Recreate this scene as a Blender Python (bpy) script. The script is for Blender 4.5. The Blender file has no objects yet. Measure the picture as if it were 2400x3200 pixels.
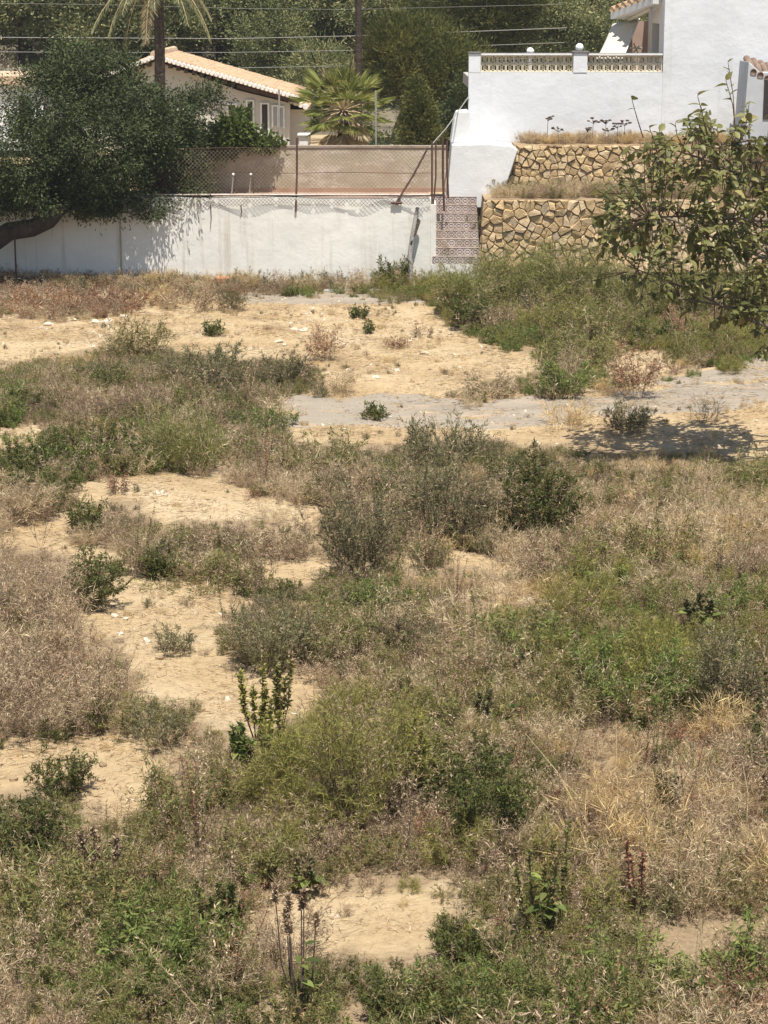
import bpy, math, random
import numpy as np
from mathutils import Vector, Matrix
random.seed(7)
S = bpy.context.scene
COL = S.collection
PI = math.pi
# ---------------------------------------------------------------- camera
F, HCAM = 6500.0, 6.1
TILT = math.atan(1600.0 / F)
cam = bpy.data.objects.new('camera', bpy.data.cameras.new('camera'))
COL.objects.link(cam)
cam.data.sensor_fit = 'VERTICAL'
cam.data.sensor_height = 36.0
cam.data.lens = 36.0 * F / 3200.0
cam.data.clip_start = 0.1
cam.data.clip_end = 3000
cam.location = (0, 0, HCAM)
cam.rotation_euler = (PI / 2 - TILT, 0, 0)
S.camera = cam
# ---------------------------------------------------------------- light
SUN = Vector((0.06, -0.36, 1.0)).normalized()
elev = math.asin(SUN.z)
wd = bpy.data.worlds.new('World')
S.world = wd
wd.use_nodes = True
wn = wd.node_tree
bg = wn.nodes['Background']
sky = wn.nodes.new('ShaderNodeTexSky')
sky.sky_type = 'NISHITA'
sky.sun_disc = False
sky.sun_elevation = elev
sky.sun_rotation = math.atan2(SUN.x, SUN.y)
wn.links.new(sky.outputs[0], bg.inputs[0])
bg.inputs[1].default_value = 0.08
sun = bpy.data.objects.new('sun', bpy.data.lights.new('sun', 'SUN'))
COL.objects.link(sun)
sun.data.energy = 4.8
sun.data.angle = math.radians(0.53)
sun.data.color = (1.0, 0.95, 0.87)
sun.rotation_euler = SUN.to_track_quat('Z', 'Y').to_euler()
S.view_settings.view_transform = 'Standard'
S.view_settings.look = 'None'
S.view_settings.exposure = 0.7
S.view_settings.gamma = 1.0
S.view_settings.use_curve_mapping = False
S.cycles.max_bounces = 6
S.cycles.transparent_max_bounces = 8

# ---------------------------------------------------------------- pixel <-> world
ct, st = math.cos(TILT), math.sin(TILT)
def ray(px, py):
    u = (px - 1200.0) / F
    v = (1600.0 - py) / F
    return u, ct + v * st, -st + v * ct
def W(px, py, Y):
    a, b, c = ray(px, py)
    s = Y / b
    return Vector((a * s, Y, HCAM + c * s))
def proj(P):
    P = np.asarray(P, float)
    d = P - np.array([0, 0, HCAM])
    f = d[..., 1] * ct - d[..., 2] * st
    up = d[..., 1] * st + d[..., 2] * ct
    return 1200 + F * d[..., 0] / f, 1600 - F * up / f
def nz(x, y, seed=0, n=5, f0=0.25):
    r = np.random.RandomState(100 + seed)
    out = np.zeros_like(np.asarray(x, float))
    tot = 0
    for k in range(n):
        for j in range(2):
            a = r.uniform(0, 2 * PI); fr = f0 * (1.75 ** k) * r.uniform(.8, 1.2); ph = r.uniform(0, 6.28)
            out = out + np.sin((np.cos(a) * x + np.sin(a) * y) * fr * 2 * PI + ph) / (1.45 ** k)
        tot += 2 / (1.45 ** k)
    return out / tot * 1.6
def field_h(x, y):
    x = np.asarray(x, float); y = np.asarray(y, float)
    fade = np.clip((44.2 - y) / 4, 0, 1)
    h = nz(x, y, 1, 4, 0.07) * 0.13 + nz(x, y, 2, 4, 0.45) * 0.03
    return h * fade
def G(px, py):
    a, b, c = ray(px, py)
    z = 0.0
    for _ in range(8):
        s = (z - HCAM) / c
        x, y = a * s, b * s
        z = float(field_h(x, y))
    return Vector((x, y, z))
def in_poly(px, py, poly):
    px = np.asarray(px, float); py = np.asarray(py, float)
    ins = np.zeros(px.shape, bool)
    n = len(poly)
    for i in range(n):
        x1, y1 = poly[i]; x2, y2 = poly[(i + 1) % n]
        if y1 == y2: continue
        c = ((y1 > py) != (y2 > py)) & (px < (x2 - x1) * (py - y1) / (y2 - y1) + x1)
        ins ^= c
    return ins

# ---------------------------------------------------------------- object helpers
def tag(o, label=None, cat=None, group=None, kind=None):
    if label: o['label'] = label
    if cat: o['category'] = cat
    if group: o['group'] = group
    if kind: o['kind'] = kind
    return o
def link(name, me, mat=None, parent=None):
    o = bpy.data.objects.new(name, me)
    COL.objects.link(o)
    if mat is not None and me is not None and len(me.materials) == 0:
        for m in (mat if isinstance(mat, (list, tuple)) else [mat]): me.materials.append(m)
    if parent is not None:
        o.parent = parent
        o.matrix_parent_inverse = Matrix.Translation(-Vector(parent.location)) if tuple(parent.location) != (0, 0, 0) else Matrix()
    return o
def thing(name, label, cat, loc=(0, 0, 0), group=None):
    o = bpy.data.objects.new(name, None)
    o.empty_display_size = 0.2
    o.location = loc
    COL.objects.link(o)
    return tag(o, label, cat, group)
def arrmesh(name, V, Fc, tint=None, smooth=False, matidx=None):
    """Fc: (m,k) int array."""
    V = np.asarray(V, np.float32); Fc = np.asarray(Fc, np.int32)
    me = bpy.data.meshes.new(name)
    m, k = Fc.shape
    me.vertices.add(len(V)); me.vertices.foreach_set('co', V.ravel())
    me.loops.add(m * k); me.loops.foreach_set('vertex_index', Fc.ravel())
    me.polygons.add(m)
    me.polygons.foreach_set('loop_start', np.arange(0, m * k, k, dtype=np.int32))
    if smooth: me.polygons.foreach_set('use_smooth', np.ones(m, bool))
    if matidx is not None: me.polygons.foreach_set('material_index', np.asarray(matidx, np.int32))
    if tint is not None:
        a = me.attributes.new('tint', 'FLOAT', 'FACE')
        a.data.foreach_set('value', np.asarray(tint, np.float32))
    me.update(calc_edges=True)
    return me
class MB:
    def __init__(s): s.v = []; s.f = []
    def quadbox(s, c):            # 8 corners: bottom 0-3, top 4-7 (counter-clockwise)
        b = len(s.v); s.v += [tuple(p) for p in c]
        s.f += [(b, b+3, b+2, b+1), (b+4, b+5, b+6, b+7), (b, b+1, b+5, b+4), (b+1, b+2, b+6, b+5), (b+2, b+3, b+7, b+6), (b+3, b, b+4, b+7)]
        return s
    def box(s, x0, x1, y0, y1, z0, z1):
        return s.quadbox([(x0,y0,z0),(x1,y0,z0),(x1,y1,z0),(x0,y1,z0),(x0,y0,z1),(x1,y0,z1),(x1,y1,z1),(x0,y1,z1)])
    def prism(s, poly, y0, y1):   # poly of (x,z), counter-clockwise as seen from -Y
        n = len(poly); b = len(s.v)
        s.v += [(x, y0, z) for x, z in poly] + [(x, y1, z) for x, z in poly]
        s.f.append(tuple(range(b, b+n))); s.f.append(tuple(range(b+2*n-1, b+n-1, -1)))
        for i in range(n):
            j = (i+1) % n
            s.f.append((b+i, b+n+i, b+n+j, b+j))
        return s
    def tube(s, pts, rad, n=6, cap=True):
        pts = [Vector(p) for p in pts]
        if not isinstance(rad, (list, tuple)): rad = [rad]*len(pts)
        b = len(s.v)
        for i, p in enumerate(pts):
            d = (pts[min(i+1, len(pts)-1)] - pts[max(i-1, 0)]).normalized()
            up = Vector((0,0,1)) if abs(d.z) < .9 else Vector((1,0,0))
            a = d.cross(up).normalized(); c = a.cross(d)
            for k in range(n):
                t = 2*PI*k/n
                s.v.append(tuple(p + (a*math.cos(t) + c*math.sin(t))*rad[i]))
        for i in range(len(pts)-1):
            for k in range(n):
                k2 = (k+1) % n
                s.f.append((b+i*n+k, b+i*n+k2, b+(i+1)*n+k2, b+(i+1)*n+k))
        if cap:
            s.f.append(tuple(b+k for k in range(n)))
            s.f.append(tuple(b+(len(pts)-1)*n+k for k in reversed(range(n))))
        return s
    def sphere(s, c, r, nu=16, nv=10, fn=None):
        b = len(s.v); c = Vector(c)
        for j in range(nv+1):
            th = PI*j/nv
            for i in range(nu):
                ph = 2*PI*i/nu
                d = Vector((math.sin(th)*math.cos(ph), math.sin(th)*math.sin(ph), math.cos(th)))
                q = fn(d) if fn else Vector((1,1,1))
                s.v.append(tuple(c + Vector((d.x*q[0], d.y*q[1], d.z*q[2]))*r))
        for j in range(nv):
            for i in range(nu):
                i2 = (i+1) % nu
                s.f.append((b+j*nu+i, b+(j+1)*nu+i, b+(j+1)*nu+i2, b+j*nu+i2))
        return s
    def mesh(s, name, smooth=False):
        me = bpy.data.meshes.new(name)
        me.from_pydata(s.v, [], s.f); me.update()
        if smooth:
            for p in me.polygons: p.use_smooth = True
        return me
    def build(s, name, mat, parent=None, smooth=False, bevel=0, auto=False):
        o = link(name, s.mesh(name, smooth), mat, parent)
        if bevel:
            md = o.modifiers.new('bevel', 'BEVEL'); md.width = bevel; md.segments = 2; md.limit_method = 'ANGLE'
        return o

# ---------------------------------------------------------------- materials
def newmat(name):
    m = bpy.data.materials.new(name); m.use_nodes = True
    nt = m.node_tree
    for n in list(nt.nodes): nt.nodes.remove(n)
    out = nt.nodes.new('ShaderNodeOutputMaterial')
    return m, nt, out
def N(nt, t, **kw):
    n = nt.nodes.new(t)
    for k, v in kw.items():
        if k.startswith('i_'):
            n.inputs[k[2:].replace('_', ' ')].default_value = v
        else: setattr(n, k, v)
    return n
def ramp(nt, fac, stops):
    r = nt.nodes.new('ShaderNodeValToRGB')
    cr = r.color_ramp
    while len(cr.elements) < len(stops): cr.elements.new(0.5)
    for e, (p, c) in zip(cr.elements, stops):
        e.position = p; e.color = (*c, 1) if len(c) == 3 else c
    nt.links.new(fac, r.inputs[0])
    return r.outputs[0]
def objcoord(nt, scale=(1,1,1)):
    tc = N(nt, 'ShaderNodeNewGeometry')
    mp = N(nt, 'ShaderNodeMapping'); mp.inputs['Scale'].default_value = scale
    nt.links.new(tc.outputs['Position'], mp.inputs[0])
    return mp.outputs[0]
def noise(nt, vec, scale, detail=5, rough=.6):
    n = N(nt, 'ShaderNodeTexNoise'); n.inputs['Scale'].default_value = scale
    n.inputs['Detail'].default_value = detail; n.inputs['Roughness'].default_value = rough
    nt.links.new(vec, n.inputs['Vector'])
    return n.outputs['Fac']
def mix(nt, fac, a, b, mode='MIX'):
    n = N(nt, 'ShaderNodeMix', data_type='RGBA', blend_type=mode)
    for sock, v in ((n.inputs[0], fac), (n.inputs[6], a), (n.inputs[7], b)):
        if isinstance(v, (int, float)): sock.default_value = v
        elif isinstance(v, tuple): sock.default_value = (*v, 1) if len(v) == 3 else v
        else: nt.links.new(v, sock)
    return n.outputs[2]
def bump(nt, h, strength=.4, dist=.02):
    b = N(nt, 'ShaderNodeBump'); b.inputs['Strength'].default_value = strength; b.inputs['Distance'].default_value = dist
    nt.links.new(h, b.inputs['Height'])
    return b.outputs[0]
def surf(nt, out, col, rough=.9, normal=None, spec=.3):
    p = N(nt, 'ShaderNodeBsdfPrincipled')
    p.inputs['Roughness'].default_value = rough
    p.inputs['Specular IOR Level'].default_value = spec
    if isinstance(col, tuple): p.inputs['Base Color'].default_value = (*col, 1)
    else: nt.links.new(col, p.inputs['Base Color'])
    if normal is not None: nt.links.new(normal, p.inputs['Normal'])
    nt.links.new(p.outputs[0], out.inputs[0])
    return p
def mat_noise(name, c1, c2, scale=3, rough=.9, bs=.3, bscale=40, bd=.01, vec=(1,1,1), c3=None, spec=.3):
    m, nt, out = newmat(name)
    v = objcoord(nt, vec)
    st_ = [(.3, c1), (.7, c2)] if c3 is None else [(.25, c1), (.5, c2), (.75, c3)]
    col = ramp(nt, noise(nt, v, scale, 7, .65), st_)
    v2 = objcoord(nt)
    surf(nt, out, col, rough, bump(nt, noise(nt, v2, bscale, 4), bs, bd), spec)
    return m
def mat_leaf(name, stops, trans=.3, rough=.6, spec=.25, k=(1,1,1)):
    stops = [(p, tuple(a*b for a, b in zip(c, k))) for p, c in stops]
    m, nt, out = newmat(name)
    at = N(nt, 'ShaderNodeAttribute', attribute_name='tint')
    oi = N(nt, 'ShaderNodeObjectInfo')
    a = N(nt, 'ShaderNodeMath', operation='MULTIPLY_ADD')
    nt.links.new(oi.outputs['Random'], a.inputs[0]); a.inputs[1].default_value = .34
    nt.links.new(at.outputs['Fac'], a.inputs[2])
    b = N(nt, 'ShaderNodeMath', operation='ADD'); nt.links.new(a.outputs[0], b.inputs[0]); b.inputs[1].default_value = -.17
    col = ramp(nt, b.outputs[0], stops)
    p = N(nt, 'ShaderNodeBsdfPrincipled'); p.inputs['Roughness'].default_value = rough
    p.inputs['Specular IOR Level'].default_value = spec
    nt.links.new(col, p.inputs['Base Color'])
    t = N(nt, 'ShaderNodeBsdfTranslucent')
    nt.links.new(col, t.inputs[0])
    ms = N(nt, 'ShaderNodeMixShader'); ms.inputs[0].default_value = trans
    nt.links.new(p.outputs[0], ms.inputs[1]); nt.links.new(t.outputs[0], ms.inputs[2])
    nt.links.new(ms.outputs[0], out.inputs[0])
    return m
M = {}
# whitewash: stained lime render
def mat_whitewash(name, base, dirt=.5, streak=True, ground_z=0.0):
    m, nt, out = newmat(name)
    v = objcoord(nt)
    big = noise(nt, objcoord(nt, (1, 1, 1.6)), .9, 6, .6)
    col = ramp(nt, big, [(.3, tuple(c*.88 for c in base)), (.62, base)])
    if streak:
        sv = objcoord(nt, (3.2, 3.2, .22))
        s = noise(nt, sv, 1.6, 6, .62)
        mask = ramp(nt, s, [(.55, (0,0,0)), (.72, (.8,.8,.8))])
        gate = ramp(nt, noise(nt, objcoord(nt, (1,1,.5)), .55, 4, .6), [(.38, (0,0,0)), (.62, (1,1,1))])
        mask = mix(nt, 1.0, mask, gate, 'MULTIPLY')
        k = N(nt, 'ShaderNodeMath', operation='MULTIPLY'); nt.links.new(mask, k.inputs[0]); k.inputs[1].default_value = dirt
        col = mix(nt, k.outputs[0], col, (.42, .38, .30))
    pt = noise(nt, v, 2.6, 8, .7)
    mask2 = ramp(nt, pt, [(.56, (0,0,0)), (.74, (1,1,1))])
    k2 = N(nt, 'ShaderNodeMath', operation='MULTIPLY'); nt.links.new(mask2, k2.inputs[0]); k2.inputs[1].default_value = dirt*.55
    col = mix(nt, k2.outputs[0], col, (.60, .56, .48))
    sp = noise(nt, v, 22, 3, .5)
    mask3 = ramp(nt, sp, [(.70, (0,0,0)), (.78, (1,1,1))])
    k3 = N(nt, 'ShaderNodeMath', operation='MULTIPLY'); nt.links.new(mask3, k3.inputs[0]); k3.inputs[1].default_value = dirt*.5
    col = mix(nt, k3.outputs[0], col, (.50, .47, .42))
    hh = N(nt, 'ShaderNodeMath', operation='ADD')
    nt.links.new(noise(nt, v, 3.0, 5, .6), hh.inputs[0]); 
    mm = N(nt, 'ShaderNodeMath', operation='MULTIPLY'); nt.links.new(noise(nt, v, 45, 3), mm.inputs[0]); mm.inputs[1].default_value = .12
    nt.links.new(mm.outputs[0], hh.inputs[1])
    surf(nt, out, col, .92, bump(nt, hh.outputs[0], .35, .05), .2)
    return m
M['white_wall'] = mat_whitewash('old_whitewash', (.735, .71, .645), .95)
M['white_house'] = mat_whitewash('fresh_whitewash', (.68, .69, .70), .40, True)
M['buttress'] = mat_whitewash('buttress_whitewash', (.69, .69, .675), .42, False)
M['cream'] = mat_noise('cream_render', (.47, .44, .385), (.54, .51, .455), .8, bs=.15)
M['mortar'] = mat_noise('wall_mortar', (.16, .115, .065), (.32, .24, .15), 9)
M['soil'] = mat_noise('dry_soil', (.26, .19, .12), (.42, .31, .19), 4, bs=.6, bd=.03)
M['concrete'] = mat_noise('grey_concrete', (.33, .31, .28), (.46, .43, .38), 5)
M['terracotta'] = mat_noise('terracotta', (.40, .16, .08), (.52, .25, .13), 6)
M['rust'] = mat_noise('rusty_steel', (.055, .032, .025), (.13, .07, .05), 9, rough=.8)
M['galv'] = mat_noise('dull_steel', (.22, .21, .18), (.34, .32, .28), 20, rough=.6)
M['darkwood'] = mat_noise('dark_wood', (.05, .03, .02), (.10, .06, .04), 12)
M['wire'] = mat_noise('pale_cable', (.20, .20, .18), (.28, .27, .25), 3)
M['bark'] = mat_noise('tree_bark', (.035, .025, .018), (.10, .075, .055), 6, bs=.9, bscale=18, bd=.05, vec=(1,1,.35))
M['greybark'] = mat_noise('weathered_wood', (.16, .15, .14), (.42, .39, .35), 7, bs=.9, bscale=25, bd=.03, vec=(2,2,.3))
M['palmbark'] = mat_noise('palm_bark', (.035, .025, .02), (.085, .06, .045), 5, bs=1, bscale=16, bd=.06, vec=(.4,.4,3))
M['twig'] = mat_noise('dry_twig', (.10, .07, .045), (.22, .16, .10), 20)
M['greentwig'] = mat_noise('green_twig', (.10, .10, .045), (.18, .15, .08), 20)
M['darktwig'] = mat_noise('dark_twig', (.05, .035, .025), (.12, .08, .06), 20)
M['straw'] = mat_noise('straw_stalk', (.38, .28, .16), (.52, .40, .24), 20)
M['shutter'] = mat_noise('dark_shutter', (.03, .025, .02), (.05, .04, .035), 20, rough=.6)
M['glass'] = mat_noise('pale_pane', (.30, .31, .31), (.36, .37, .37), 2, rough=.15)
M['black'] = mat_noise('black_metal', (.015, .014, .013), (.03, .028, .025), 9, rough=.6)
M['lamp'] = mat_noise('opal_globe', (.78, .78, .77), (.82, .82, .81), 3, rough=.3)
M['breeze'] = mat_noise('breeze_block', (.56, .49, .37), (.74, .67, .53), 9)
M['coping'] = mat_noise('coping', (.62, .61, .58), (.78, .77, .75), 6)
M['capstone'] = mat_noise('slate_cap', (.10, .10, .10), (.20, .19, .18), 9)
M['rock'] = mat_noise('pale_limestone', (.44, .36, .26), (.64, .55, .43), 7, bs=.6, bscale=14, bd=.02)
def mat_canvas():
    m, nt, out = newmat('awning_canvas')
    v = objcoord(nt, (9, 9, 3))
    col = ramp(nt, noise(nt, v, 3, 5), [(.3, (.50, .45, .36)), (.7, (.60, .55, .45))])
    p = surf(nt, out, col, .9, bump(nt, noise(nt, v, 12), .2, .01))
    return m
M['canvas'] = mat_canvas()
def mat_stone():
    m, nt, out = newmat('golden_stone')
    oi = N(nt, 'ShaderNodeObjectInfo')
    base = ramp(nt, oi.outputs['Random'], [(0, (.42,.30,.165)), (.3, (.60,.44,.235)), (.55, (.53,.385,.22)), (.8, (.66,.51,.31)), (1, (.48,.375,.25))])
    v = objcoord(nt)
    n1 = noise(nt, v, 11, 7, .7)
    col = mix(nt, .8, base, ramp(nt, n1, [(.3, (.55,.5,.45)), (.6, (1,1,1))]), 'MULTIPLY')
    surf(nt, out, col, .95, bump(nt, noise(nt, v, 26, 6, .7), .8, .03), .15)
    return m
M['stone'] = mat_stone()
def mat_brownwall():
    m, nt, out = newmat('brown_render')
    v = objcoord(nt)
    col = ramp(nt, noise(nt, v, 1.6, 7, .65), [(.3, (.32,.26,.185)), (.65, (.44,.37,.27))])
    pv = objcoord(nt, (.8, 1, 2.0))
    pm = ramp(nt, noise(nt, pv, 2.1, 9, .75), [(.50, (0,0,0)), (.60, (1,1,1))])
    k = N(nt, 'ShaderNodeMath', operation='MULTIPLY'); nt.links.new(pm, k.inputs[0]); k.inputs[1].default_value = .75
    col = mix(nt, k.outputs[0], col, (.58, .48, .40))
    rm = ramp(nt, noise(nt, objcoord(nt, (.5, 1, 2.5)), 1.4, 7, .7), [(.55, (0,0,0)), (.68, (1,1,1))])
    k = N(nt, 'ShaderNodeMath', operation='MULTIPLY'); nt.links.new(rm, k.inputs[0]); k.inputs[1].default_value = .35
    col = mix(nt, k.outputs[0], col, (.40, .25, .18))
    surf(nt, out, col, .95, bump(nt, noise(nt, v, 20, 6), .5, .02), .1)
    return m
M['brownwall'] = mat_brownwall()
def mat_sand():
    m, nt, out = newmat('sandy_earth')
    v = objcoord(nt)
    a = noise(nt, v, .55, 6, .6)
    col = ramp(nt, a, [(.28, (.36,.255,.14)), (.5, (.445,.335,.195)), (.72, (.51,.41,.265))])
    b = noise(nt, v, 9, 8, .75)
    col = mix(nt, .75, col, ramp(nt, b, [(.3, (.52,.47,.4)), (.5, (1,1,1)), (.8, (1.15,1.12,1.08))]), 'MULTIPLY')
    vo = N(nt, 'ShaderNodeTexVoronoi'); vo.inputs['Scale'].default_value = 16; nt.links.new(v, vo.inputs['Vector'])
    pm = ramp(nt, vo.outputs['Distance'], [(.10, (1,1,1)), (.2, (0,0,0))])
    gate = ramp(nt, noise(nt, v, 1.7, 4), [(.5, (0,0,0)), (.65, (.55,.55,.55))])
    k = mix(nt, 1.0, pm, gate, 'MULTIPLY')
    col = mix(nt, k, col, (.66, .56, .42))
    # straw scraps lying on the earth, laid in streaks
    sv = objcoord(nt, (2.2, 13, 3))
    sm = ramp(nt, noise(nt, sv, 4.5, 5, .7), [(.58, (0,0,0)), (.66, (.6,.6,.6))])
    col = mix(nt, sm, col, (.62, .50, .31))
    dv = objcoord(nt, (3, 11, 3))
    dm = ramp(nt, noise(nt, dv, 3.1, 6, .75), [(.56, (0,0,0)), (.68, (.7,.7,.7))])
    col = mix(nt, dm, col, (.25, .175, .10))
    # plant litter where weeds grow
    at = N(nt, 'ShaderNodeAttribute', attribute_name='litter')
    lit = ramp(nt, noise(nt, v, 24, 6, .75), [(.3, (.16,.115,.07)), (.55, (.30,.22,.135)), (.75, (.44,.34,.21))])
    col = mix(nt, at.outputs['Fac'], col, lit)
    h = N(nt, 'ShaderNodeMath', operation='ADD'); nt.links.new(b, h.inputs[0]); nt.links.new(noise(nt, v, 2.4, 4), h.inputs[1])
    surf(nt, out, col, .95, bump(nt, h.outputs[0], .7, .07), .1)
    return m
M['sand'] = mat_sand()
def mat_asphalt():
    m, nt, out = newmat('old_asphalt')
    v = objcoord(nt)
    col = ramp(nt, noise(nt, objcoord(nt, (.5, 1.4, 1)), 1.3, 6, .65), [(.3, (.245,.208,.160)), (.7, (.335,.29,.23))])
    sp = noise(nt, v, 38, 4, .7)
    col = mix(nt, .7, col, ramp(nt, sp, [(.3, (.7,.69,.68)), (.55, (1,1,1)), (.75, (1.25,1.23,1.2))]), 'MULTIPLY')
    dm = ramp(nt, noise(nt, objcoord(nt, (.6, 1.7, 1)), 1.8, 8, .72), [(.54, (0,0,0)), (.68, (.8,.8,.8))])
    col = mix(nt, dm, col, (.40, .29, .185))
    surf(nt, out, col, .95, bump(nt, sp, .4, .02), .15)
    return m
M['asphalt'] = mat_asphalt()
M['hill'] = mat_noise('hill_earth', (.10, .09, .06), (.26, .21, .15), .12, bs=.5, bscale=2, bd=.3)
M['hillrock'] = mat_noise('hill_rock', (.30, .25, .20), (.42, .36, .29), .6, bs=.8, bscale=2, bd=.3)
def mat_roof():
    m, nt, out = newmat('barrel_tiles')
    oi = N(nt, 'ShaderNodeObjectInfo')
    base = ramp(nt, oi.outputs['Random'], [(0, (.40,.27,.165)), (.5, (.50,.36,.235)), (1, (.56,.44,.31))])
    v = objcoord(nt)
    col = mix(nt, .8, base, ramp(nt, noise(nt, v, 4, 8, .75), [(.32, (.38,.34,.32)), (.5, (.85,.8,.76)), (.65, (1.15,1.1,1.05))]), 'MULTIPLY')
    surf(nt, out, col, .9, bump(nt, noise(nt, v, 20, 4), .4, .02), .1)
    return m
M['roof'] = mat_roof()
M['oldroof'] = mat_noise('weathered_roof_tile', (.12,.085,.065), (.27,.19,.14), 7)
M['tileend'] = mat_noise('mortared_tile_end', (.60, .56, .5), (.78, .75, .7), 9)
def mat_azulejo():
    m, nt, out = newmat('patterned_tile')
    tc = N(nt, 'ShaderNodeTexCoord')
    sx = N(nt, 'ShaderNodeSeparateXYZ'); nt.links.new(tc.outputs['Object'], sx.inputs[0])
    def mth(op, a, b=None):
        n = N(nt, 'ShaderNodeMath', operation=op)
        for i, q in enumerate((a, b)):
            if q is None: continue
            if isinstance(q, (int, float)): n.inputs[i].default_value = q
            else: nt.links.new(q, n.inputs[i])
        return n.outputs[0]
    x = mth('ABSOLUTE', mth('MULTIPLY', sx.outputs[0], 1/.085)); z = mth('ABSOLUTE', mth('MULTIPLY', sx.outputs[2], 1/.085))
    r = mth('SQRT', mth('ADD', mth('POWER', x, 2.0), mth('POWER', z, 2.0)))
    rings = mth('SINE', mth('MULTIPLY', r, 10.5))
    dia = mth('SINE', mth('MULTIPLY', mth('SUBTRACT', x, z), 9.0))
    pat = mth('ADD', mth('MULTIPLY', rings, .6), mth('MULTIPLY', dia, .55))
    col = ramp(nt, mth('MULTIPLY_ADD', pat, .5) if False else mth('ADD', mth('MULTIPLY', pat, .45), .5), [(.25, (.15,.12,.14)), (.45, (.29,.225,.21)), (.6, (.58,.52,.46)), (.9, (.64,.58,.51))])
    oi = N(nt, 'ShaderNodeObjectInfo')
    col = mix(nt, 1.0, col, ramp(nt, oi.outputs['Random'], [(0, (.7,.66,.62)), (1, (1,1,1))]), 'MULTIPLY')
    dm = ramp(nt, noise(nt, objcoord(nt), 3.2, 7, .75), [(.52, (0,0,0)), (.68, (.75,.75,.75))])
    col = mix(nt, dm, col, (.30, .225, .155))
    surf(nt, out, col, .5, None, .4)
    return m
M['azulejo'] = mat_azulejo()
# foliage ramps: tint runs 0..1 over leaves
L = {}
L['tan']   = mat_leaf('dry_grass', [(.0,(.17,.12,.07)), (.35,(.33,.245,.145)), (.7,(.45,.35,.215)), (1,(.56,.46,.30))], .35, k=(1.48, 1.5, 1.5))
L['gold']  = mat_leaf('golden_grass', [(.0,(.24,.17,.08)), (.4,(.44,.33,.17)), (1,(.60,.47,.26))], .35, k=(1.35, 1.3, 1.2))
L['brown'] = mat_leaf('brown_weed', [(.0,(.10,.068,.045)), (.4,(.215,.15,.10)), (.8,(.33,.25,.165)), (1,(.42,.33,.22))], .3, k=(1.55, 1.55, 1.5))
L['red']   = mat_leaf('russet_weed', [(.0,(.10,.05,.035)), (.5,(.22,.125,.08)), (1,(.34,.23,.15))], .3, k=(1.5, 1.4, 1.25))
L['olive'] = mat_leaf('olive_weed', [(.0,(.30,.22,.13)), (.25,(.17,.145,.07)), (.6,(.135,.15,.06)), (1,(.20,.21,.085))], .35, k=(1.45, 1.35, 1.1))
L['green'] = mat_leaf('green_weed', [(.0,(.20,.17,.08)), (.2,(.085,.115,.04)), (.65,(.12,.165,.05)), (1,(.20,.24,.08))], .38, k=(1.45, 1.35, 1.1))
L['dark']  = mat_leaf('dark_green_weed', [(.0,(.13,.11,.06)), (.3,(.045,.065,.03)), (.7,(.075,.10,.042)), (1,(.12,.15,.06))], .3, k=(1.5, 1.28, 0.8))
L['grey']  = mat_leaf('grey_green_weed', [(.0,(.20,.16,.11)), (.3,(.105,.11,.075)), (.7,(.155,.165,.115)), (1,(.25,.255,.19))], .3, k=(1.42, 1.25, 0.9))
L['broom'] = mat_leaf('broom_green', [(.0,(.27,.21,.12)), (.25,(.11,.12,.045)), (.7,(.15,.165,.058)), (1,(.22,.23,.09))], .35, k=(1.45, 1.38, 1.05))
L['fennel'] = mat_leaf('yellow_green', [(.0,(.25,.20,.10)), (.3,(.16,.16,.05)), (.7,(.21,.21,.065)), (1,(.30,.28,.10))], .4, k=(1.45, 1.4, 1.1))
L['carob'] = mat_leaf('carob_leaf', [(.0,(.035,.045,.028)), (.5,(.055,.072,.040)), (.85,(.085,.105,.055)), (1,(.14,.155,.085))], .2, .6, .15, k=(1.32, 1.27, 0.92))
L['pine']  = mat_leaf('pine_needles', [(.0,(.035,.045,.018)), (.5,(.075,.088,.028)), (1,(.135,.14,.045))], .3, k=(1.35, 1.25, 1.0))
L['forest'] = mat_leaf('forest_needles', [(.0,(.035,.045,.022)), (.4,(.062,.072,.034)), (.75,(.09,.095,.048)), (1,(.13,.125,.075))], .25, k=(3.0, 2.8, 2.3))
L['scrub'] = mat_leaf('hill_scrub', [(.0,(.085,.08,.06)), (.5,(.13,.12,.09)), (1,(.19,.17,.13))], .2, k=(2.4, 2.25, 2.05))
L['vine']  = mat_leaf('vine_leaf', [(.0,(.07,.10,.03)), (.5,(.13,.18,.05)), (1,(.22,.27,.09))], .4, k=(0.85, 0.8, 0.7))
L['palm']  = mat_leaf('palm_frond', [(.0,(.30,.25,.15)), (.25,(.22,.21,.11)), (.55,(.13,.15,.075)), (1,(.22,.24,.12))], .35, k=(0.95, 1.0, 0.9))
L['fan'] = mat_leaf('fan_frond', [(.0,(.34,.30,.14)), (.3,(.22,.23,.08)), (.6,(.15,.18,.055)), (1,(.26,.28,.09))], .4, k=(1.2, 1.15, 0.95))
L['deadpalm'] = mat_leaf('dead_frond', [(.0,(.24,.17,.10)), (.5,(.38,.29,.17)), (1,(.52,.43,.28))], .3)
L['loquat'] = mat_leaf('broad_leaf', [(.0,(0.08,.092,.034)), (.4,(.135,.148,.052)), (.75,(.20,.20,.08)), (.93,(.30,.27,.12)), (1,(.52,.44,.20))], .3, .45, .3, k=(1.2, 1.12, 1.0))

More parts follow.
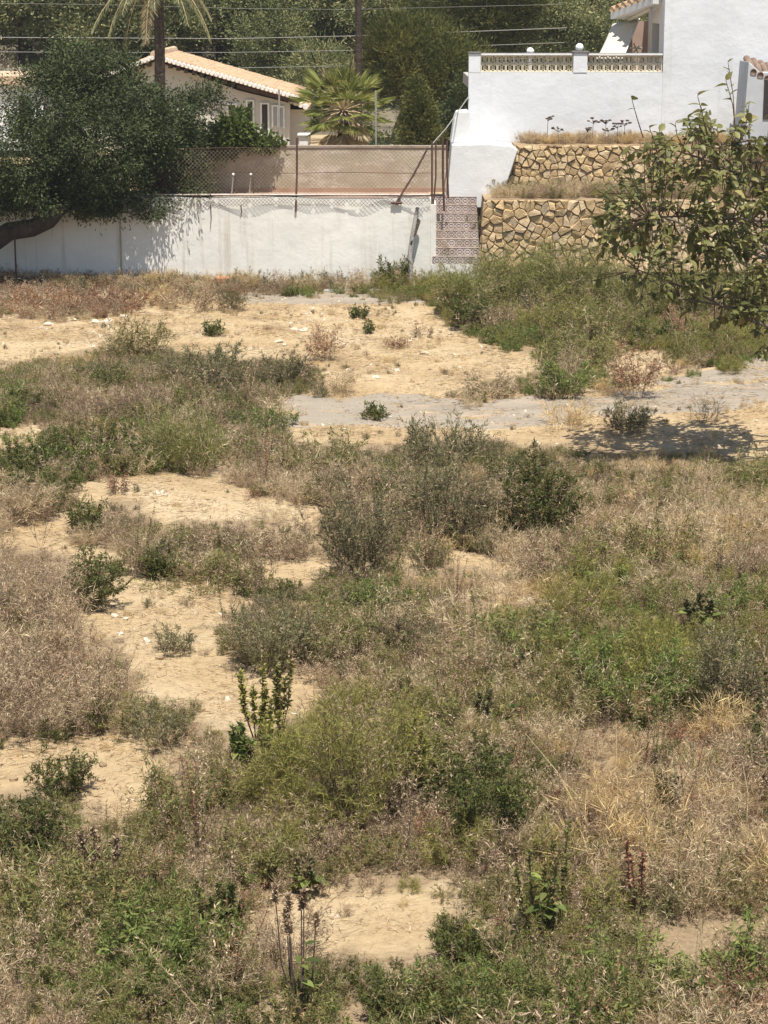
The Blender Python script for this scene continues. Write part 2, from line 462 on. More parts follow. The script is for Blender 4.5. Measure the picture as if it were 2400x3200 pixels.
# ---------------------------------------------------------------- vegetation builders (numpy)
def leafquads(P, D, Ln, Wd, rng, fold=.25, flat=0.0):
    """leaf cards: base, side, tip, side"""
    n = len(P)
    D = D / (np.linalg.norm(D, axis=1, keepdims=True) + 1e-9)
    R = rng.normal(size=(n, 3)); R[:, 2] *= (1 - flat)
    Sd = np.cross(D, R); Sd /= (np.linalg.norm(Sd, axis=1, keepdims=True) + 1e-9)
    Nn = np.cross(Sd, D)
    Ln = Ln[:, None]; Wd = Wd[:, None]
    mid = P + D * Ln * .45
    V = np.stack([P, mid + Sd * Wd * .5 + Nn * Wd * fold, P + D * Ln, mid - Sd * Wd * .5 + Nn * Wd * fold], 1).reshape(-1, 3)
    return V, np.arange(4 * n).reshape(n, 4)
def prisms(A, B, ra, rb):
    """three sided tapered segments"""
    n = len(A)
    D = B - A; D = D / (np.linalg.norm(D, axis=1, keepdims=True) + 1e-9)
    up = np.tile([[.3, .9, .2]], (n, 1))
    U = np.cross(D, up); U /= (np.linalg.norm(U, axis=1, keepdims=True) + 1e-9)
    X = np.cross(D, U)
    rows = []
    for P, r in ((A, ra), (B, rb)):
        r = np.broadcast_to(np.asarray(r, float), (n,))[:, None]
        for k in range(3):
            t = 2 * PI * k / 3
            rows.append(P + (U * math.cos(t) + X * math.sin(t)) * r)
    V = np.stack(rows, 1).reshape(-1, 3)
    b = (np.arange(n) * 6)[:, None]
    Fq = np.concatenate([b + np.array([[k, (k+1) % 3, 3 + (k+1) % 3, 3 + k]]) for k in range(3)], 0)
    return V, Fq
KIND = dict(
    # stems, leaf density, leaf length, leaf width, lean, twigs per stem, twig length, up bias
    tan   = dict(ns=34, nl=1300, ll=.075, lw=.0042, lean=.75, nt=6, tl=.30, up=.9,  thick=.0020, stem='straw'),
    gold  = dict(ns=50, nl=1200, ll=.11, lw=.0042, lean=.6, nt=3, tl=.30, up=1.2,  thick=.0018, stem='straw'),
    brown = dict(ns=26, nl=1700, ll=.036, lw=.0065, lean=.8, nt=7, tl=.34, up=.6,  thick=.0024, stem='twig'),
    red   = dict(ns=24, nl=1700, ll=.040, lw=.0075, lean=.8, nt=7, tl=.34, up=.6,  thick=.0024, stem='twig'),
    olive = dict(ns=24, nl=1900, ll=.042, lw=.0085, lean=.8, nt=7, tl=.34, up=.5, thick=.0024, stem='greentwig'),
    green = dict(ns=22, nl=1900, ll=.050, lw=.0105, lean=.85, nt=7, tl=.32, up=.5, thick=.0024, stem='greentwig'),
    dark  = dict(ns=22, nl=2100, ll=.046, lw=.0115, lean=.85, nt=7, tl=.34, up=.4, thick=.0028, stem='darktwig'),
    grey  = dict(ns=28, nl=1900, ll=.046, lw=.0075, lean=.6, nt=7, tl=.36, up=1.2, thick=.0028, stem='darktwig'),
    broom = dict(ns=40, nl=1700, ll=.075, lw=.0055, lean=.7, nt=7, tl=.40, up=1.2, thick=.0028, stem='greentwig'),
    fennel = dict(ns=26, nl=2100, ll=.070, lw=.0048, lean=.7, nt=8, tl=.36, up=.8, thick=.0035, stem='darktwig'),
)
def plant_arrays(kind, w, h, seed, dens=1.0, lean=None, stems=None, lscale=1.0, clump=.28):
    """returns (stemV, stemF, leafV, leafF, tint); w full width, h height in metres"""
    k = KIND[kind]; rng = np.random.RandomState(seed)
    ns = stems or max(7, int(k['ns'] * (.6 + .5 * min(w, 2.5))))
    az = rng.uniform(0, 2*PI, ns)
    rad = np.sqrt(rng.uniform(0, 1, ns))
    base = np.stack([np.cos(az)*rad, np.sin(az)*rad, np.zeros(ns)], 1) * w * clump
    out = np.stack([np.cos(az), np.sin(az), np.zeros(ns)], 1)
    ln = (lean if lean is not None else k['lean'])
    reach = (w * .5 - w * clump * rad).clip(.02) * rng.uniform(.25, 1.15, ns) * ln * 1.25
    hh = h * rng.uniform(.5, 1.05, ns) * (1 - .38 * (rad * .5 + .5 * reach / (reach.max() + 1e-6)) ** 2)
    T = np.linspace(0, 1, 6)
    wob = rng.normal(size=(ns, 3)) * .06 * h; wob[:, 2] = 0
    pts = np.stack([base + out * (reach * t ** 1.4)[:, None] + np.array([0, 0, 1]) * (hh * (t - .12 * t * t) / .88)[:, None] + wob * math.sin(t * 4) for t in T], 1)   # ns,6,3
    # twigs
    nt_ = k['nt']; tl = k['tl'] * h
    i = np.repeat(np.arange(ns), nt_); m = len(i)
    t0 = rng.uniform(.15, .95, m) ; s = t0 * 5; a = np.floor(s).astype(int).clip(0, 4); fr = (s - a)[:, None]
    p0 = pts[i, a] * (1 - fr) + pts[i, a + 1] * fr
    sd = pts[i, a + 1] - pts[i, a]; sd /= np.linalg.norm(sd, axis=1, keepdims=True) + 1e-9
    td = sd * k['up'] + rng.normal(size=(m, 3)) * .65 + out[i] * .25; td[:, 2] = np.abs(td[:, 2]) * .8 + .05
    td /= np.linalg.norm(td, axis=1, keepdims=True)
    tlen = tl * rng.uniform(.4, 1.1, m) * (1.15 - .6 * t0)
    p1 = p0 + td * tlen[:, None] * .5
    p2 = p1 + (td + rng.normal(size=(m, 3)) * .25 + np.array([0, 0, .12])) * tlen[:, None] * .5
    th = k['thick'] * (.6 + .6 * h)
    A = [pts[:, j] for j in range(5)] + [p0, p1]; B = [pts[:, j + 1] for j in range(5)] + [p1, p2]
    ra = [np.full(ns, th * (1 - .16 * j)) for j in range(5)] + [np.full(m, th * .5), np.full(m, th * .38)]
    rb = [np.full(ns, th * (1 - .16 * (j + 1))) for j in range(5)] + [np.full(m, th * .38), np.full(m, th * .2)]
    sV, sF = prisms(np.concatenate(A), np.concatenate(B), np.concatenate(ra), np.concatenate(rb))
    # leaves on random segments
    nl = int(k['nl'] * w * h * dens * 2.2 / lscale ** 1.5)
    A = np.concatenate([np.concatenate([pts[:, j] for j in (1, 2, 3, 4)]), p0, p1, p1]); B = np.concatenate([np.concatenate([pts[:, j + 1] for j in (1, 2, 3, 4)]), p1, p2, p2])
    seglen = np.linalg.norm(B - A, axis=1); pr = seglen / seglen.sum()
    c = rng.choice(len(A), nl, p=pr); f = rng.uniform(0, 1, nl)[:, None]
    P = A[c] * (1 - f) + B[c] * f
    d = B[c] - A[c]; d /= np.linalg.norm(d, axis=1, keepdims=True) + 1e-9
    D = d * k['up'] + rng.normal(size=(nl, 3)) * .8
    ll = k['ll'] * lscale * rng.uniform(.5, 1.25, nl); lw = k['lw'] * lscale * rng.uniform(.6, 1.3, nl)
    lV, lF = leafquads(P, D, ll, lw, rng)
    stint = rng.uniform(-.22, .22, len(A))[c]
    tint = np.clip(rng.beta(2, 2, nl) + stint, 0, 1)
    return sV, sF, lV, lF, tint
def plant_thing(name, kind, p, w, h, label, seed, group=None, mat=None, **kw):
    o = thing(name, label, 'weed' if h < .75 else 'shrub', p, group)
    sV, sF, lV, lF, t = plant_arrays(kind, w, h, seed, **kw)
    a = arrmesh('stems', sV, sF); b = arrmesh('foliage', lV, lF, t)
    so = link('stems', a, M[KIND[kind]['stem']]); so.parent = o; so['kind'] = 'stuff'
    lo = link('foliage', b, mat or L[kind]); lo.parent = o
    dry = dict(dark='brown', grey='brown', olive='tan', green='tan', fennel='brown', broom='tan', brown='tan', red='tan').get(kind)
    if dry and w > .5:
        kw2 = dict(kw); kw2['dens'] = kw.get('dens', 1) * .32
        _, _, lV, lF, t = plant_arrays(dry, w * 1.15, h * .92, seed + 5000, **kw2)
        do = link('dry_foliage', arrmesh('dry_foliage', lV, lF, t), L[dry]); do.parent = o
    return o
def crown_arrays(blobs, n, ll, lw, seed, clump_r=.3, per=40, up=.2, droop=0, gaps=.0):
    """blobs: list of (center, radii); leaves in clumps near the surface of the blobs"""
    rng = np.random.RandomState(seed)
    vol = np.array([b[1][0]*b[1][2] for b in blobs]); vol = vol / vol.sum()
    nc = n // per
    bi = rng.choice(len(blobs), nc, p=vol)
    C = np.array([b[0] for b in blobs])[bi]; R = np.array([b[1] for b in blobs])[bi]
    d = rng.normal(size=(nc, 3)); d /= np.linalg.norm(d, axis=1, keepdims=True)
    rr = rng.uniform(.25, 1, nc) ** .5
    cc = C + d * R * rr[:, None]
    keep = nz(cc[:, 0] * 1.0, cc[:, 2] * 1.0 + cc[:, 1] * .7, seed, 4, .5) > (-1 + gaps)
    cc = cc[keep]; d = d[keep]; nc = len(cc)
    i = np.repeat(np.arange(nc), per)
    csz = clump_r * rng.uniform(.5, 1.3, nc)
    off = rng.normal(size=(nc*per, 3)) * csz[i][:, None] * np.array([.6, .6, .45])
    P = cc[i] + off
    D = off / (np.linalg.norm(off, axis=1, keepdims=True) + 1e-9) + d[i] * .5 + rng.normal(size=off.shape) * .5
    D[:, 2] += up - droop
    lV, lF = leafquads(P, D, ll * rng.uniform(.6, 1.3, len(P)), lw * rng.uniform(.6, 1.3, len(P)), rng)
    tint = np.clip(.5 + (rng.beta(2, 2, len(P)) - .5) * .8 + rng.uniform(-.38, .38, nc)[i], 0, 1)
    return lV, lF, tint, cc

# ================================================================= SETTING
STAIR_X = W(1348, 800, 45).x
def terrain(x, y):
    x = np.asarray(x, float); y = np.asarray(y, float)
    step = np.where(x < STAIR_X - .1, 45.22, 48.3)
    up = np.clip((y - step) / .1, 0, 1)
    terr = 1.88 + 0 * x
    hill = np.clip(y - 74, 0, None)
    hz = hill * .13 + np.clip(y - 110, 0, None) * .16 + nz(x, y, 5, 4, .012) * np.clip(hill / 30, 0, 1) * 3
    return field_h(x, y) * (1 - up) + (terr + hz) * up
xs = np.concatenate([np.linspace(-260, -13, 26)[:-1], np.arange(-13, 13, .13), np.linspace(13, 260, 26)])
ys = np.concatenate([np.linspace(-80, 9, 12)[:-1], np.arange(9, 45.1, .13), np.array([45.22, 45.32, 46.5, 48.3, 48.4, 52, 60, 68, 74]), np.linspace(78, 420, 60)])
gx, gy = np.meshgrid(xs, ys)
gz = terrain(gx, gy)
V = np.stack([gx, gy, gz], -1).reshape(-1, 3)
nx, ny = len(xs), len(ys)
ii = np.arange(nx * ny).reshape(ny, nx)
Fq = np.stack([ii[:-1, :-1], ii[:-1, 1:], ii[1:, 1:], ii[1:, :-1]], -1).reshape(-1, 4)
BARE = [
 [(-200,985),(0,977),(123,991),(304,995),(420,958),(521,951),(640,925),(900,915),(1200,922),(1360,950),(1385,1015),(1450,1030),(1560,1075),(1700,1110),(1760,1150),(1880,1130),(2000,1085),(2100,1085),(2150,1130),(2080,1170),(1940,1190),(1890,1150),(1700,1150),(1430,1205),(1400,1228),(1050,1232),(1010,1215),(985,1150),(930,1130),(870,1125),(720,1110),(565,1100),(505,1085),(325,1070),(180,1105),(70,1120),(-200,1130)],
 [(790,1235),(1050,1228),(1290,1222),(1500,1250),(1750,1235),(1920,1222),(2100,1180),(2500,1100),(2500,1430),(2150,1405),(1900,1400),(1650,1390),(1500,1370),(1100,1385),(930,1370),(880,1300)],
 [(230,1505),(405,1490),(463,1455),(620,1468),(781,1494),(796,1537),(1034,1574),(1070,1670),(1010,1660),(904,1640),(796,1620),(506,1625),(448,1573),(318,1552),(246,1588),(224,1690),(304,1725),(434,1747),(622,1762),(832,1765),(1030,1740),(1040,1815),(760,1815),(463,1776),(347,1790),(290,1760),(145,1711),(-50,1720),(-50,1680),(94,1640),(203,1580)],
 [(320,1815),(550,1805),(730,1825),(781,1877),(752,1906),(687,1935),(620,1950),(687,1979),(700,2050),(720,2090),(940,2105),(1030,2100),(1020,2210),(860,2260),(817,2300),(687,2274),(615,2245),(600,2194),(420,2180),(400,2080),(390,1985),(300,2010),(215,1960),(220,1920),(330,1880),(320,1850)],
 [(-50,2320),(275,2292),(430,2298),(540,2330),(530,2418),(470,2530),(318,2540),(230,2470),(108,2440),(-50,2490)],
 [(760,2800),(1000,2790),(1200,2780),(1400,2780),(1380,2950),(1250,3000),(1100,2970),(900,2960),(770,2930)],
 [(1236,1718),(1489,1728),(1640,1770),(1600,1790),(1400,1765),(1236,1760)],
 [(1460,1835),(1560,1825),(1720,1815),(1706,1870),(1583,1895),(1470,1890)],
 [(1790,1905),(1920,1905),(1910,1965),(1800,1955)],
 [(-50,1330),(110,1325),(160,1345),(130,1400),(60,1410),(-50,1395)],
 [(560,1560+0),(570,1561),(571,1562)],
 [(1620,1060),(1690,1060),(1690,1085),(1620,1085)],
 [(1800,1035),(1960,1025),(1975,1070),(1830,1075)],
]
def bareness(px, py):
    b = np.zeros(np.shape(px), bool)
    jx = nz(px, py, 11, 3, .006) * 22; jy = nz(px, py, 12, 3, .006) * 12
    for poly in BARE: b |= in_poly(px + jx, py + jy, poly)
    return b
ppx, ppy = proj(V)
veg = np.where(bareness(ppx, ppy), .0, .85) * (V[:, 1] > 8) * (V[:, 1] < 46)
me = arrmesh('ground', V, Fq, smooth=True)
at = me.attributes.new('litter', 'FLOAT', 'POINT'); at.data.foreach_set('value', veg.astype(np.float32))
me.materials.append(M['sand']); me.materials.append(M['hill'])
cy = V[Fq[:, 0], 1]
me.polygons.foreach_set('material_index', (cy > 60).astype(np.int32))
tag(link('ground', me), kind='structure')

# old asphalt track: a sheet following the ground, cracked into two slabs
def sheet(name, poly, mat, dz=.018, step=.09, seed=3):
    pts = [G(*p) for p in poly]
    x0, x1 = min(p.x for p in pts), max(p.x for p in pts); y0, y1 = min(p.y for p in pts), max(p.y for p in pts)
    X = np.arange(x0, x1 + step, step); Y = np.arange(y0, y1 + step, step * .8)
    a, b = np.meshgrid(X, Y)
    wp = [(p.x, p.y) for p in pts]
    cx, cyy = a[:-1, :-1] + step/2, b[:-1, :-1] + step*.4
    keep = in_poly(cx + nz(cx, cyy, seed, 5, .5)*.34, cyy + nz(cx, cyy, seed+1, 5, .5)*.34, wp)
    keep &= nz(cx*.5, cyy*1.6, seed+2, 4, .5) > -1.15
    Vv = np.stack([a, b, field_h(a, b) + dz], -1).reshape(-1, 3)
    ring = np.zeros(a.shape, int)
    for dy_ in (0, 1):
        for dx_ in (0, 1): ring[dy_:a.shape[0]-1+dy_, dx_:a.shape[1]-1+dx_] += keep
    Vv[:, 2] -= np.where(ring.ravel() < 4, .05, 0) + np.where(nz(a, b, seed+5, 4, .5).ravel() > .95, .02, 0)
    j = np.arange(a.size).reshape(a.shape)
    Q = np.stack([j[:-1, :-1], j[:-1, 1:], j[1:, 1:], j[1:, :-1]], -1)[keep]
    return tag(link(name, arrmesh(name, Vv, Q, smooth=True), mat), kind='structure')
sheet('asphalt_path', [(800,1238),(1050,1233),(1290,1226),(1400,1245),(1560,1258),(1750,1240),(1930,1226),(2080,1224),(2300,1200),(2600,1170),(2600,1262),(2250,1285),(2000,1303),(1750,1320),(1450,1340),(1250,1338),(930,1340),(870,1290)], M['asphalt'])
sheet('asphalt_path', [(2030,1192),(2120,1172),(2250,1140),(2600,1085),(2600,1172),(2300,1198),(2080,1216)], M['asphalt'], seed=9)
sheet('asphalt_path', [(660,922),(800,915),(1100,908),(1330,925),(1370,945),(1200,950),(900,952),(760,955)], M['asphalt'], seed=15)

# ---------------------------------------------------------------- low white wall
YW = 45.0
xl, xr = W(-700, 800, YW).x, W(1345, 800, YW).x
ww = thing('white_wall', 'long stained whitewashed retaining wall across the far end of the field', 'wall', (0, YW, 0))
mb = MB()
zt0, zt1 = W(0, 612, YW).z, W(1345, 622, YW).z
nseg = 60
for i in range(nseg):
    a, b = xl + (xr-xl)*i/nseg, xl + (xr-xl)*(i+1)/nseg
    f = lambda x: zt0 + (zt1-zt0)*(x - W(0,612,YW).x)/(xr - W(0,612,YW).x) + .015*math.sin(x*2.1) + .01*math.sin(x*5.3)
    # front, top, back faces of each length (one continuous strip)
    v = len(mb.v)
    mb.v += [(a,YW,-.3),(b,YW,-.3),(b,YW,f(b)),(a,YW,f(a)),(b,YW+.24,f(b)),(a,YW+.24,f(a)),(b,YW+.24,-.3),(a,YW+.24,-.3)]
    mb.f += [(v,v+1,v+2,v+3),(v+3,v+2,v+4,v+5),(v+5,v+4,v+6,v+7)]
    if i == nseg-1: mb.f.append((v+1,v+6,v+4,v+2))
mb.build('wall_face', M['white_wall'], ww)
# peeling coping course, rust coloured top edge
mb = MB(); mb.box(xl, xr-.02, YW-.012, YW+.16, zt0-.005+.02, zt0+.05-.02)
mb.build('coping', mat_noise('rusty_coping', (.34,.22,.16), (.60,.52,.45), 6, c3=(.70,.66,.6)), ww)
# brown stain post in the wall (old pilaster)
p0, p1 = W(371, 640, YW), W(384, 900, YW)
MB().box(p0.x, p1.x, YW-.02, YW, -.05, p0.z).build('pilaster', mat_noise('stained_render', (.30,.23,.15), (.50,.43,.34), 5, vec=(1,1,.3)), ww)
# pier at the stair end
MB().box(xr+.003, xr+.12, YW+.02, YW+1.9, -.2, W(1345, 640, YW).z).build('end_pier', M['white_wall'], ww)

# terracotta terrace floor behind the wall
MB().box(xl, xr, YW+.25, YW+2.2, 1.6, 1.93).build('terrace_floor', mat_noise('dull_paving', (.24,.16,.11), (.36,.26,.19), 4)); bpy.data.objects['terrace_floor']['kind'] = 'structure'
# ---------------------------------------------------------------- brown wall behind
YB = 46.9
bw = thing('brown_wall', 'brown rendered garden wall behind the chain link fence', 'wall', (0, YB, 1.9))
zb = W(1000, 462, YB).z
xb0, xb1 = W(430, 500, YB).x, W(1395, 500, YB).x
MB().box(xb0, xb1, YB, YB+.2, 1.93, zb).build('wall_face', M['brownwall'], bw)
MB().box(xb0, xb1, YB-.02, YB+.22, zb+.002, zb+.045).build('coping', mat_noise('dirty_coping', (.20,.16,.12), (.36,.29,.22), 7), bw)
MB().box(xb0, xb1, YB-.03, YB-.003, 1.932, 1.932+.09).build('skirting', mat_noise('brown_skirting', (.30,.17,.11), (.40,.26,.18), 4), bw)

# ---------------------------------------------------------------- chain link fence
YF = YW + .12
fe = thing('chain_link_fence', 'rusty chain link fence with leaning brace on top of the white wall', 'fence', (0, YF, 1.9))
def fx(px): return W(px, 560, YF).x
ztop, zbot = W(1000, 462, YF).z, W(1000, 622, YF).z
def diamond(xa, xb, za, zb_, pitch, r, yfun, seed, drop=0):
    rng = np.random.RandomState(seed); A = []; B = []
    n = int((xb-xa)/pitch); 
    rows = max(1, int(round((zb_-za)/pitch)))
    for i in range(n):
        for j in range(rows):
            x, z = xa+i*pitch, za+j*pitch
            w = lambda a, b: (a, yfun(a, b), b)
            jit = lambda: rng.normal()*pitch*.03
            if rng.uniform() < drop: continue
            c = [(x+jit(), z), (x+pitch/2+jit(), z+pitch/2), (x+pitch, z)]
            A += [w(x, z), w(x+pitch/2, z+pitch/2), w(x+pitch, z), w(x+pitch/2, z+pitch/2)]
            B += [w(x+pitch/2, z+pitch/2), w(x+pitch, z+pitch), w(x+pitch/2, z+pitch/2), w(x, z+pitch)]
    A = np.array(A); B = np.array(B)
    return prisms(A, B, r, r)
V1, F1 = diamond(fx(470), fx(1350), zbot+.01, ztop, .088, .0036, lambda a, b: YF + .015*math.sin(a*3)+.01*math.sin(b*7), 4, .01)
m1 = mat_noise('rusty_mesh_wire', (.17,.12,.085), (.30,.23,.17), 4)
o = link('wire_mesh', arrmesh('wire_mesh', V1, F1), m1, fe); o['kind'] = 'stuff'
V2, F2 = diamond(fx(520), fx(1350), zbot-.13, zbot+.02, .08, .0042, lambda a, b: YW - .03 - .04*abs(math.sin(a*1.7)) - .02*math.sin(a*5+b*9), 5, .10)
V2[:, 2] += .018*np.sin(V2[:, 0]*2.3) + .012*np.sin(V2[:, 0]*5.1)
o = link('wire_mesh', arrmesh('wire_mesh', V2, F2), mat_noise('old_mesh_wire', (.05,.03,.022), (.12,.075,.05), 4), fe); o['kind'] = 'stuff'
for px, y0, y1, r, lx in ((928, 430, 662, .026, -4), (1350, 445, 670, .024, 0), (1362, 440, 665, .020, -10), (1384, 430, 660, .030, 4), (1397, 440, 620, .026, 4)):
    yy = YF if px < 1370 else YF + .6
    MB().tube([W(px+lx, y1, YW-.03 if px < 930 else yy), W(px, (y0+y1)/2, yy), W(px, y0, yy)], r).build('post', M['rust'], fe)
MB().tube([W(1234, 640, YW-.06), W(1290, 550, YF-.04), W(1337, 462, YF+.03)], .022).build('brace', M['rust'], fe)
MB().tube([W(1222, 634, YW-.05), W(1256, 634, YW-.05)], .03).build('brace_foot', M['rust'], fe)
for px0, px1, py in ((505, 1345, 611), (470, 1350, 463), (470, 1350, 540)):
    MB().tube([W(px0 + (px1-px0)*i/12, py + 1.5*math.sin(i*1.3), YF+.01) for i in range(13)], .006 if py != 611 else .013, 4).build('strand_wire', M['rust'], fe)
# guy wire up to the white house
tag(MB().tube([W(1340, 462, YF+.05), W(1395, 400, 46.2), W(1466, 300, 47.98)], .012, 5).build('guy_wire', M['galv']), 'steel guy wire running from the fence brace up to the white house', 'guy wire')
# short white-topped rods on the wall
for px, lab in ((729, 'left one of two short white capped rods standing on the white wall'), (784, 'right one of two short white capped rods standing on the white wall')):
    b, t = W(px-5, 608, YF), W(px, 545, YF)
    th = thing('white_rod', lab, 'rod', b, 'short rods on the white wall')
    MB().tube([b, t], .014).build('rod', M['galv'], th)
    MB().tube([W(px+8, 608, YF+.02), W(px+7, 552, YF+.02)], .014).build('dark_rod', M['rust'], th)  # dark tube stands in for the shade to the right of the rod
    MB().sphere(t, .030, 10, 6).build('cap', M['lamp'], th, True)
# tall thin garden posts behind the brown wall
for px, y0, lab in ((873, 280, 'thin grey pole in front of the tiled house shutters'), (1175, 283, 'thin grey pole to the right of the fan palm')):
    tag(MB().tube([W(px, 470, 47.4), W(px-1, y0, 47.4)], .022, 6).build('garden_pole', M['galv']), lab, 'pole', 'thin poles behind the brown wall')

# ---------------------------------------------------------------- steps
stp = thing('tiled_steps', 'garden steps faced with patterned tiles between white wall and stone wall', 'steps', W(1420, 870, 44.8))
xs0, xs1 = W(1352, 800, 45).x, W(1496, 800, 45.4).x
YS = 44.85; z0 = W(1400, 826, YS).z
NR, RH, TD = 8, .158, .27
tile_me = MB().box(-.0815, .0815, -.006, 0, -.072, .072).mesh('tile')
tile_me.materials.append(M['azulejo'])
grout = mat_noise('step_edge', (.26,.20,.165), (.40,.32,.27), 7)
for i in range(NR):
    y = YS + i*TD; zz = z0 + i*RH
    MB().box(xs0, xs1, y, y+TD+ (0 if i < NR-1 else .6), zz-.3, zz+RH).build('step', grout, stp)
    MB().box(xs0-.0, xs1, y-.012, y+.03, zz+RH+.002, zz+RH+.014).build('nosing', grout, stp)
    n = int((xs1-xs0)/.168)
    for j in range(n):
        o = link('tile', tile_me, None, stp)
        o.location = (xs0 + .09 + j*(xs1-xs0-.012)/n, y-.002, zz+RH*.5)
xw1 = W(1478, 860, YS).x
MB().box(xs0-.02, xw1, YS-.03, YS+.3, -.2, z0-.003).build('base_block', M['white_wall'], stp)
MB().box(xw1+.003, W(1515, 860, YS).x, YS-.01, YS+.3, -.2, W(1500, 858, YS).z).build('base_block', M['white_wall'], stp)

# ---------------------------------------------------------------- dry stone walls
def clip_poly(poly, nx_, ny_, c):
    out = []
    n = len(poly)
    for i in range(n):
        a, b = poly[i], poly[(i+1) % n]
        da, db = a[0]*nx_ + a[1]*ny_ - c, b[0]*nx_ + b[1]*ny_ - c
        if da <= 0: out.append(a)
        if (da < 0 < db) or (db < 0 < da):
            t = da/(da-db); out.append((a[0]+(b[0]-a[0])*t, a[1]+(b[1]-a[1])*t))
    return out
def stone_wall(label, region, Y, size, seed, depth, limit=290):
    """region: convex polygon of (x,z) on plane y=Y"""
    rng = np.random.RandomState(seed)
    rx = [p[0] for p in region]; rz = [p[1] for p in region]
    root = thing('stone_wall', label, 'wall', (sum(rx)/len(rx), Y, min(rz)))
    pts = []
    x = min(rx) - size
    row = 0; z = min(rz) - size
    while z < max(rz) + size:
        rowh = size * rng.uniform(.55, .95)
        x = min(rx) - size + rng.uniform(0, size)
        while x < max(rx) + size:
            sw = size * rng.choice([.45, .7, .95, 1.3, 1.75], p=[.22, .24, .24, .18, .12])
            pts.append((x + sw/2 + rng.normal()*size*.10, z + rowh*.5 + rng.normal()*size*.24)); x += sw
        z += rowh
    pts = np.array(pts)
    edge = [(region[i], region[(i+1) % len(region)]) for i in range(len(region))]
    k = 0; small = MB()
    order = np.argsort(np.abs(pts[:, 0]))
    for idx in order:
        p = pts[idx]
        poly = list(region)
        d = np.hypot(*(pts - p).T); nb = np.argsort(d)[1:18]
        for q in nb:
            v = pts[q] - p; mid = (pts[q] + p)/2; L_ = np.hypot(*v); n_ = v/L_
            g = rng.uniform(.002, .008)
            poly = clip_poly(poly, n_[0], n_[1], float(mid @ n_) - g)
            if len(poly) < 3: break
        if len(poly) < 3: continue
        A = .5*sum(poly[i][0]*poly[(i+1) % len(poly)][1] - poly[(i+1) % len(poly)][0]*poly[i][1] for i in range(len(poly)))
        if abs(A) < .0022: continue
        if A < 0: poly = poly[::-1]
        # drop tiny edges, roughen, chamfer
        pl = [poly[0]]
        for q in poly[1:]:
            if math.hypot(q[0]-pl[-1][0], q[1]-pl[-1][1]) > .022: pl.append(q)
        if len(pl) < 3: continue
        c = np.mean(pl, 0); n = len(pl)
        out_d = rng.uniform(.04, .085); tilt = rng.normal(size=2)*.10 + np.array([0, -.06])
        mbx = MB()
        mbx.v = [(a[0]+rng.normal()*.004, Y+.06, a[1]+rng.normal()*.004) for a in pl]
        mbx.v += [(a[0]+rng.normal()*.005, Y-out_d*.55+rng.normal()*.006, a[1]+rng.normal()*.005) for a in pl]
        mbx.v += [(c[0]+(a[0]-c[0])*.86+rng.normal()*.007, Y-out_d-((a[0]-c[0])*tilt[0]+(a[1]-c[1])*tilt[1])+rng.normal()*.008, c[1]+(a[1]-c[1])*.86+rng.normal()*.007) for a in pl]
        mbx.v += [(c[0]+rng.normal()*.02, Y-out_d*1.08, c[1]+rng.normal()*.02)]
        for i in range(n):
            j = (i+1) % n
            mbx.f += [(i, j, n+j, n+i), (n+i, n+j, 2*n+j, 2*n+i), (2*n+i, 2*n+j, 3*n)]
        if k < limit:
            mbx.build('stone', M['stone'], root); k += 1
        else:
            b = len(small.v); small.v += mbx.v; small.f += [tuple(b+q for q in f) for f in mbx.f]
    if small.v:
        o = small.build('stones', M['stone'], root); o['kind'] = 'stuff'
    reg2 = [(p[0], p[1]) for p in region]
    MB().prism([(a + (.02 if a < sum(rx)/len(rx) else -.02), b-.015) for a, b in reg2], Y+.004, Y+depth).build('mortar', M['mortar'], root)
    return root
YL, YU = 45.45, 47.05
def xz(px, py, Y):
    p = W(px, py, Y); return (p.x, p.z)
stone_wall('lower golden rubble stone terrace wall beside the tiled steps',
           [xz(1489, 850, YL), xz(2560, 850, YL), xz(2560, 624, YL), xz(1512, 626, YL)], YL, .21, 3, YU-YL-.02)
zsh = xz(1512, 626, YL)[1]
tag(MB().box(xz(1512,626,YL)[0]+.02, 9.6, YL-.02, YU-.01, zsh-.012, zsh+.018).build('planting_shelf', M['soil']), kind='structure')
stone_wall('upper golden rubble stone terrace wall below the white house',
           [xz(1540, 640, YU), xz(2560, 640, YU), xz(2560, 457, YU), xz(1606, 455, YU)], YU, .215, 8, .8)
zup = xz(1612, 455, YU)[1]
tag(MB().box(xz(1608,455,YU)[0], 9.6, YU+.02, 47.98, zup-.35, zup+.02).build('upper_bed', M['soil']), kind='structure')

# ---------------------------------------------------------------- white buttress
bt = thing('buttress', 'sloping white rendered buttress at the head of the tiled steps', 'buttress', W(1480, 640, 46.8))
YBT = 46.75
MB().prism([xz(1394,650,YBT), xz(1552,650,YBT), xz(1588,560,YBT), xz(1618,470,YBT), xz(1606,458,YBT), xz(1530,450,YBT), xz(1412,452,YBT)], YBT, 47.96).build('lower_face', M['buttress'], bt, bevel=.02)
MB().prism([xz(1408,449,47.1), xz(1486,449,47.1), xz(1482,430,47.1), xz(1467,412,47.1), xz(1465,346,47.1), xz(1428,350,47.1), xz(1420,372,47.1)], 47.1, 47.97).build('upper_face', M['buttress'], bt, bevel=.03)

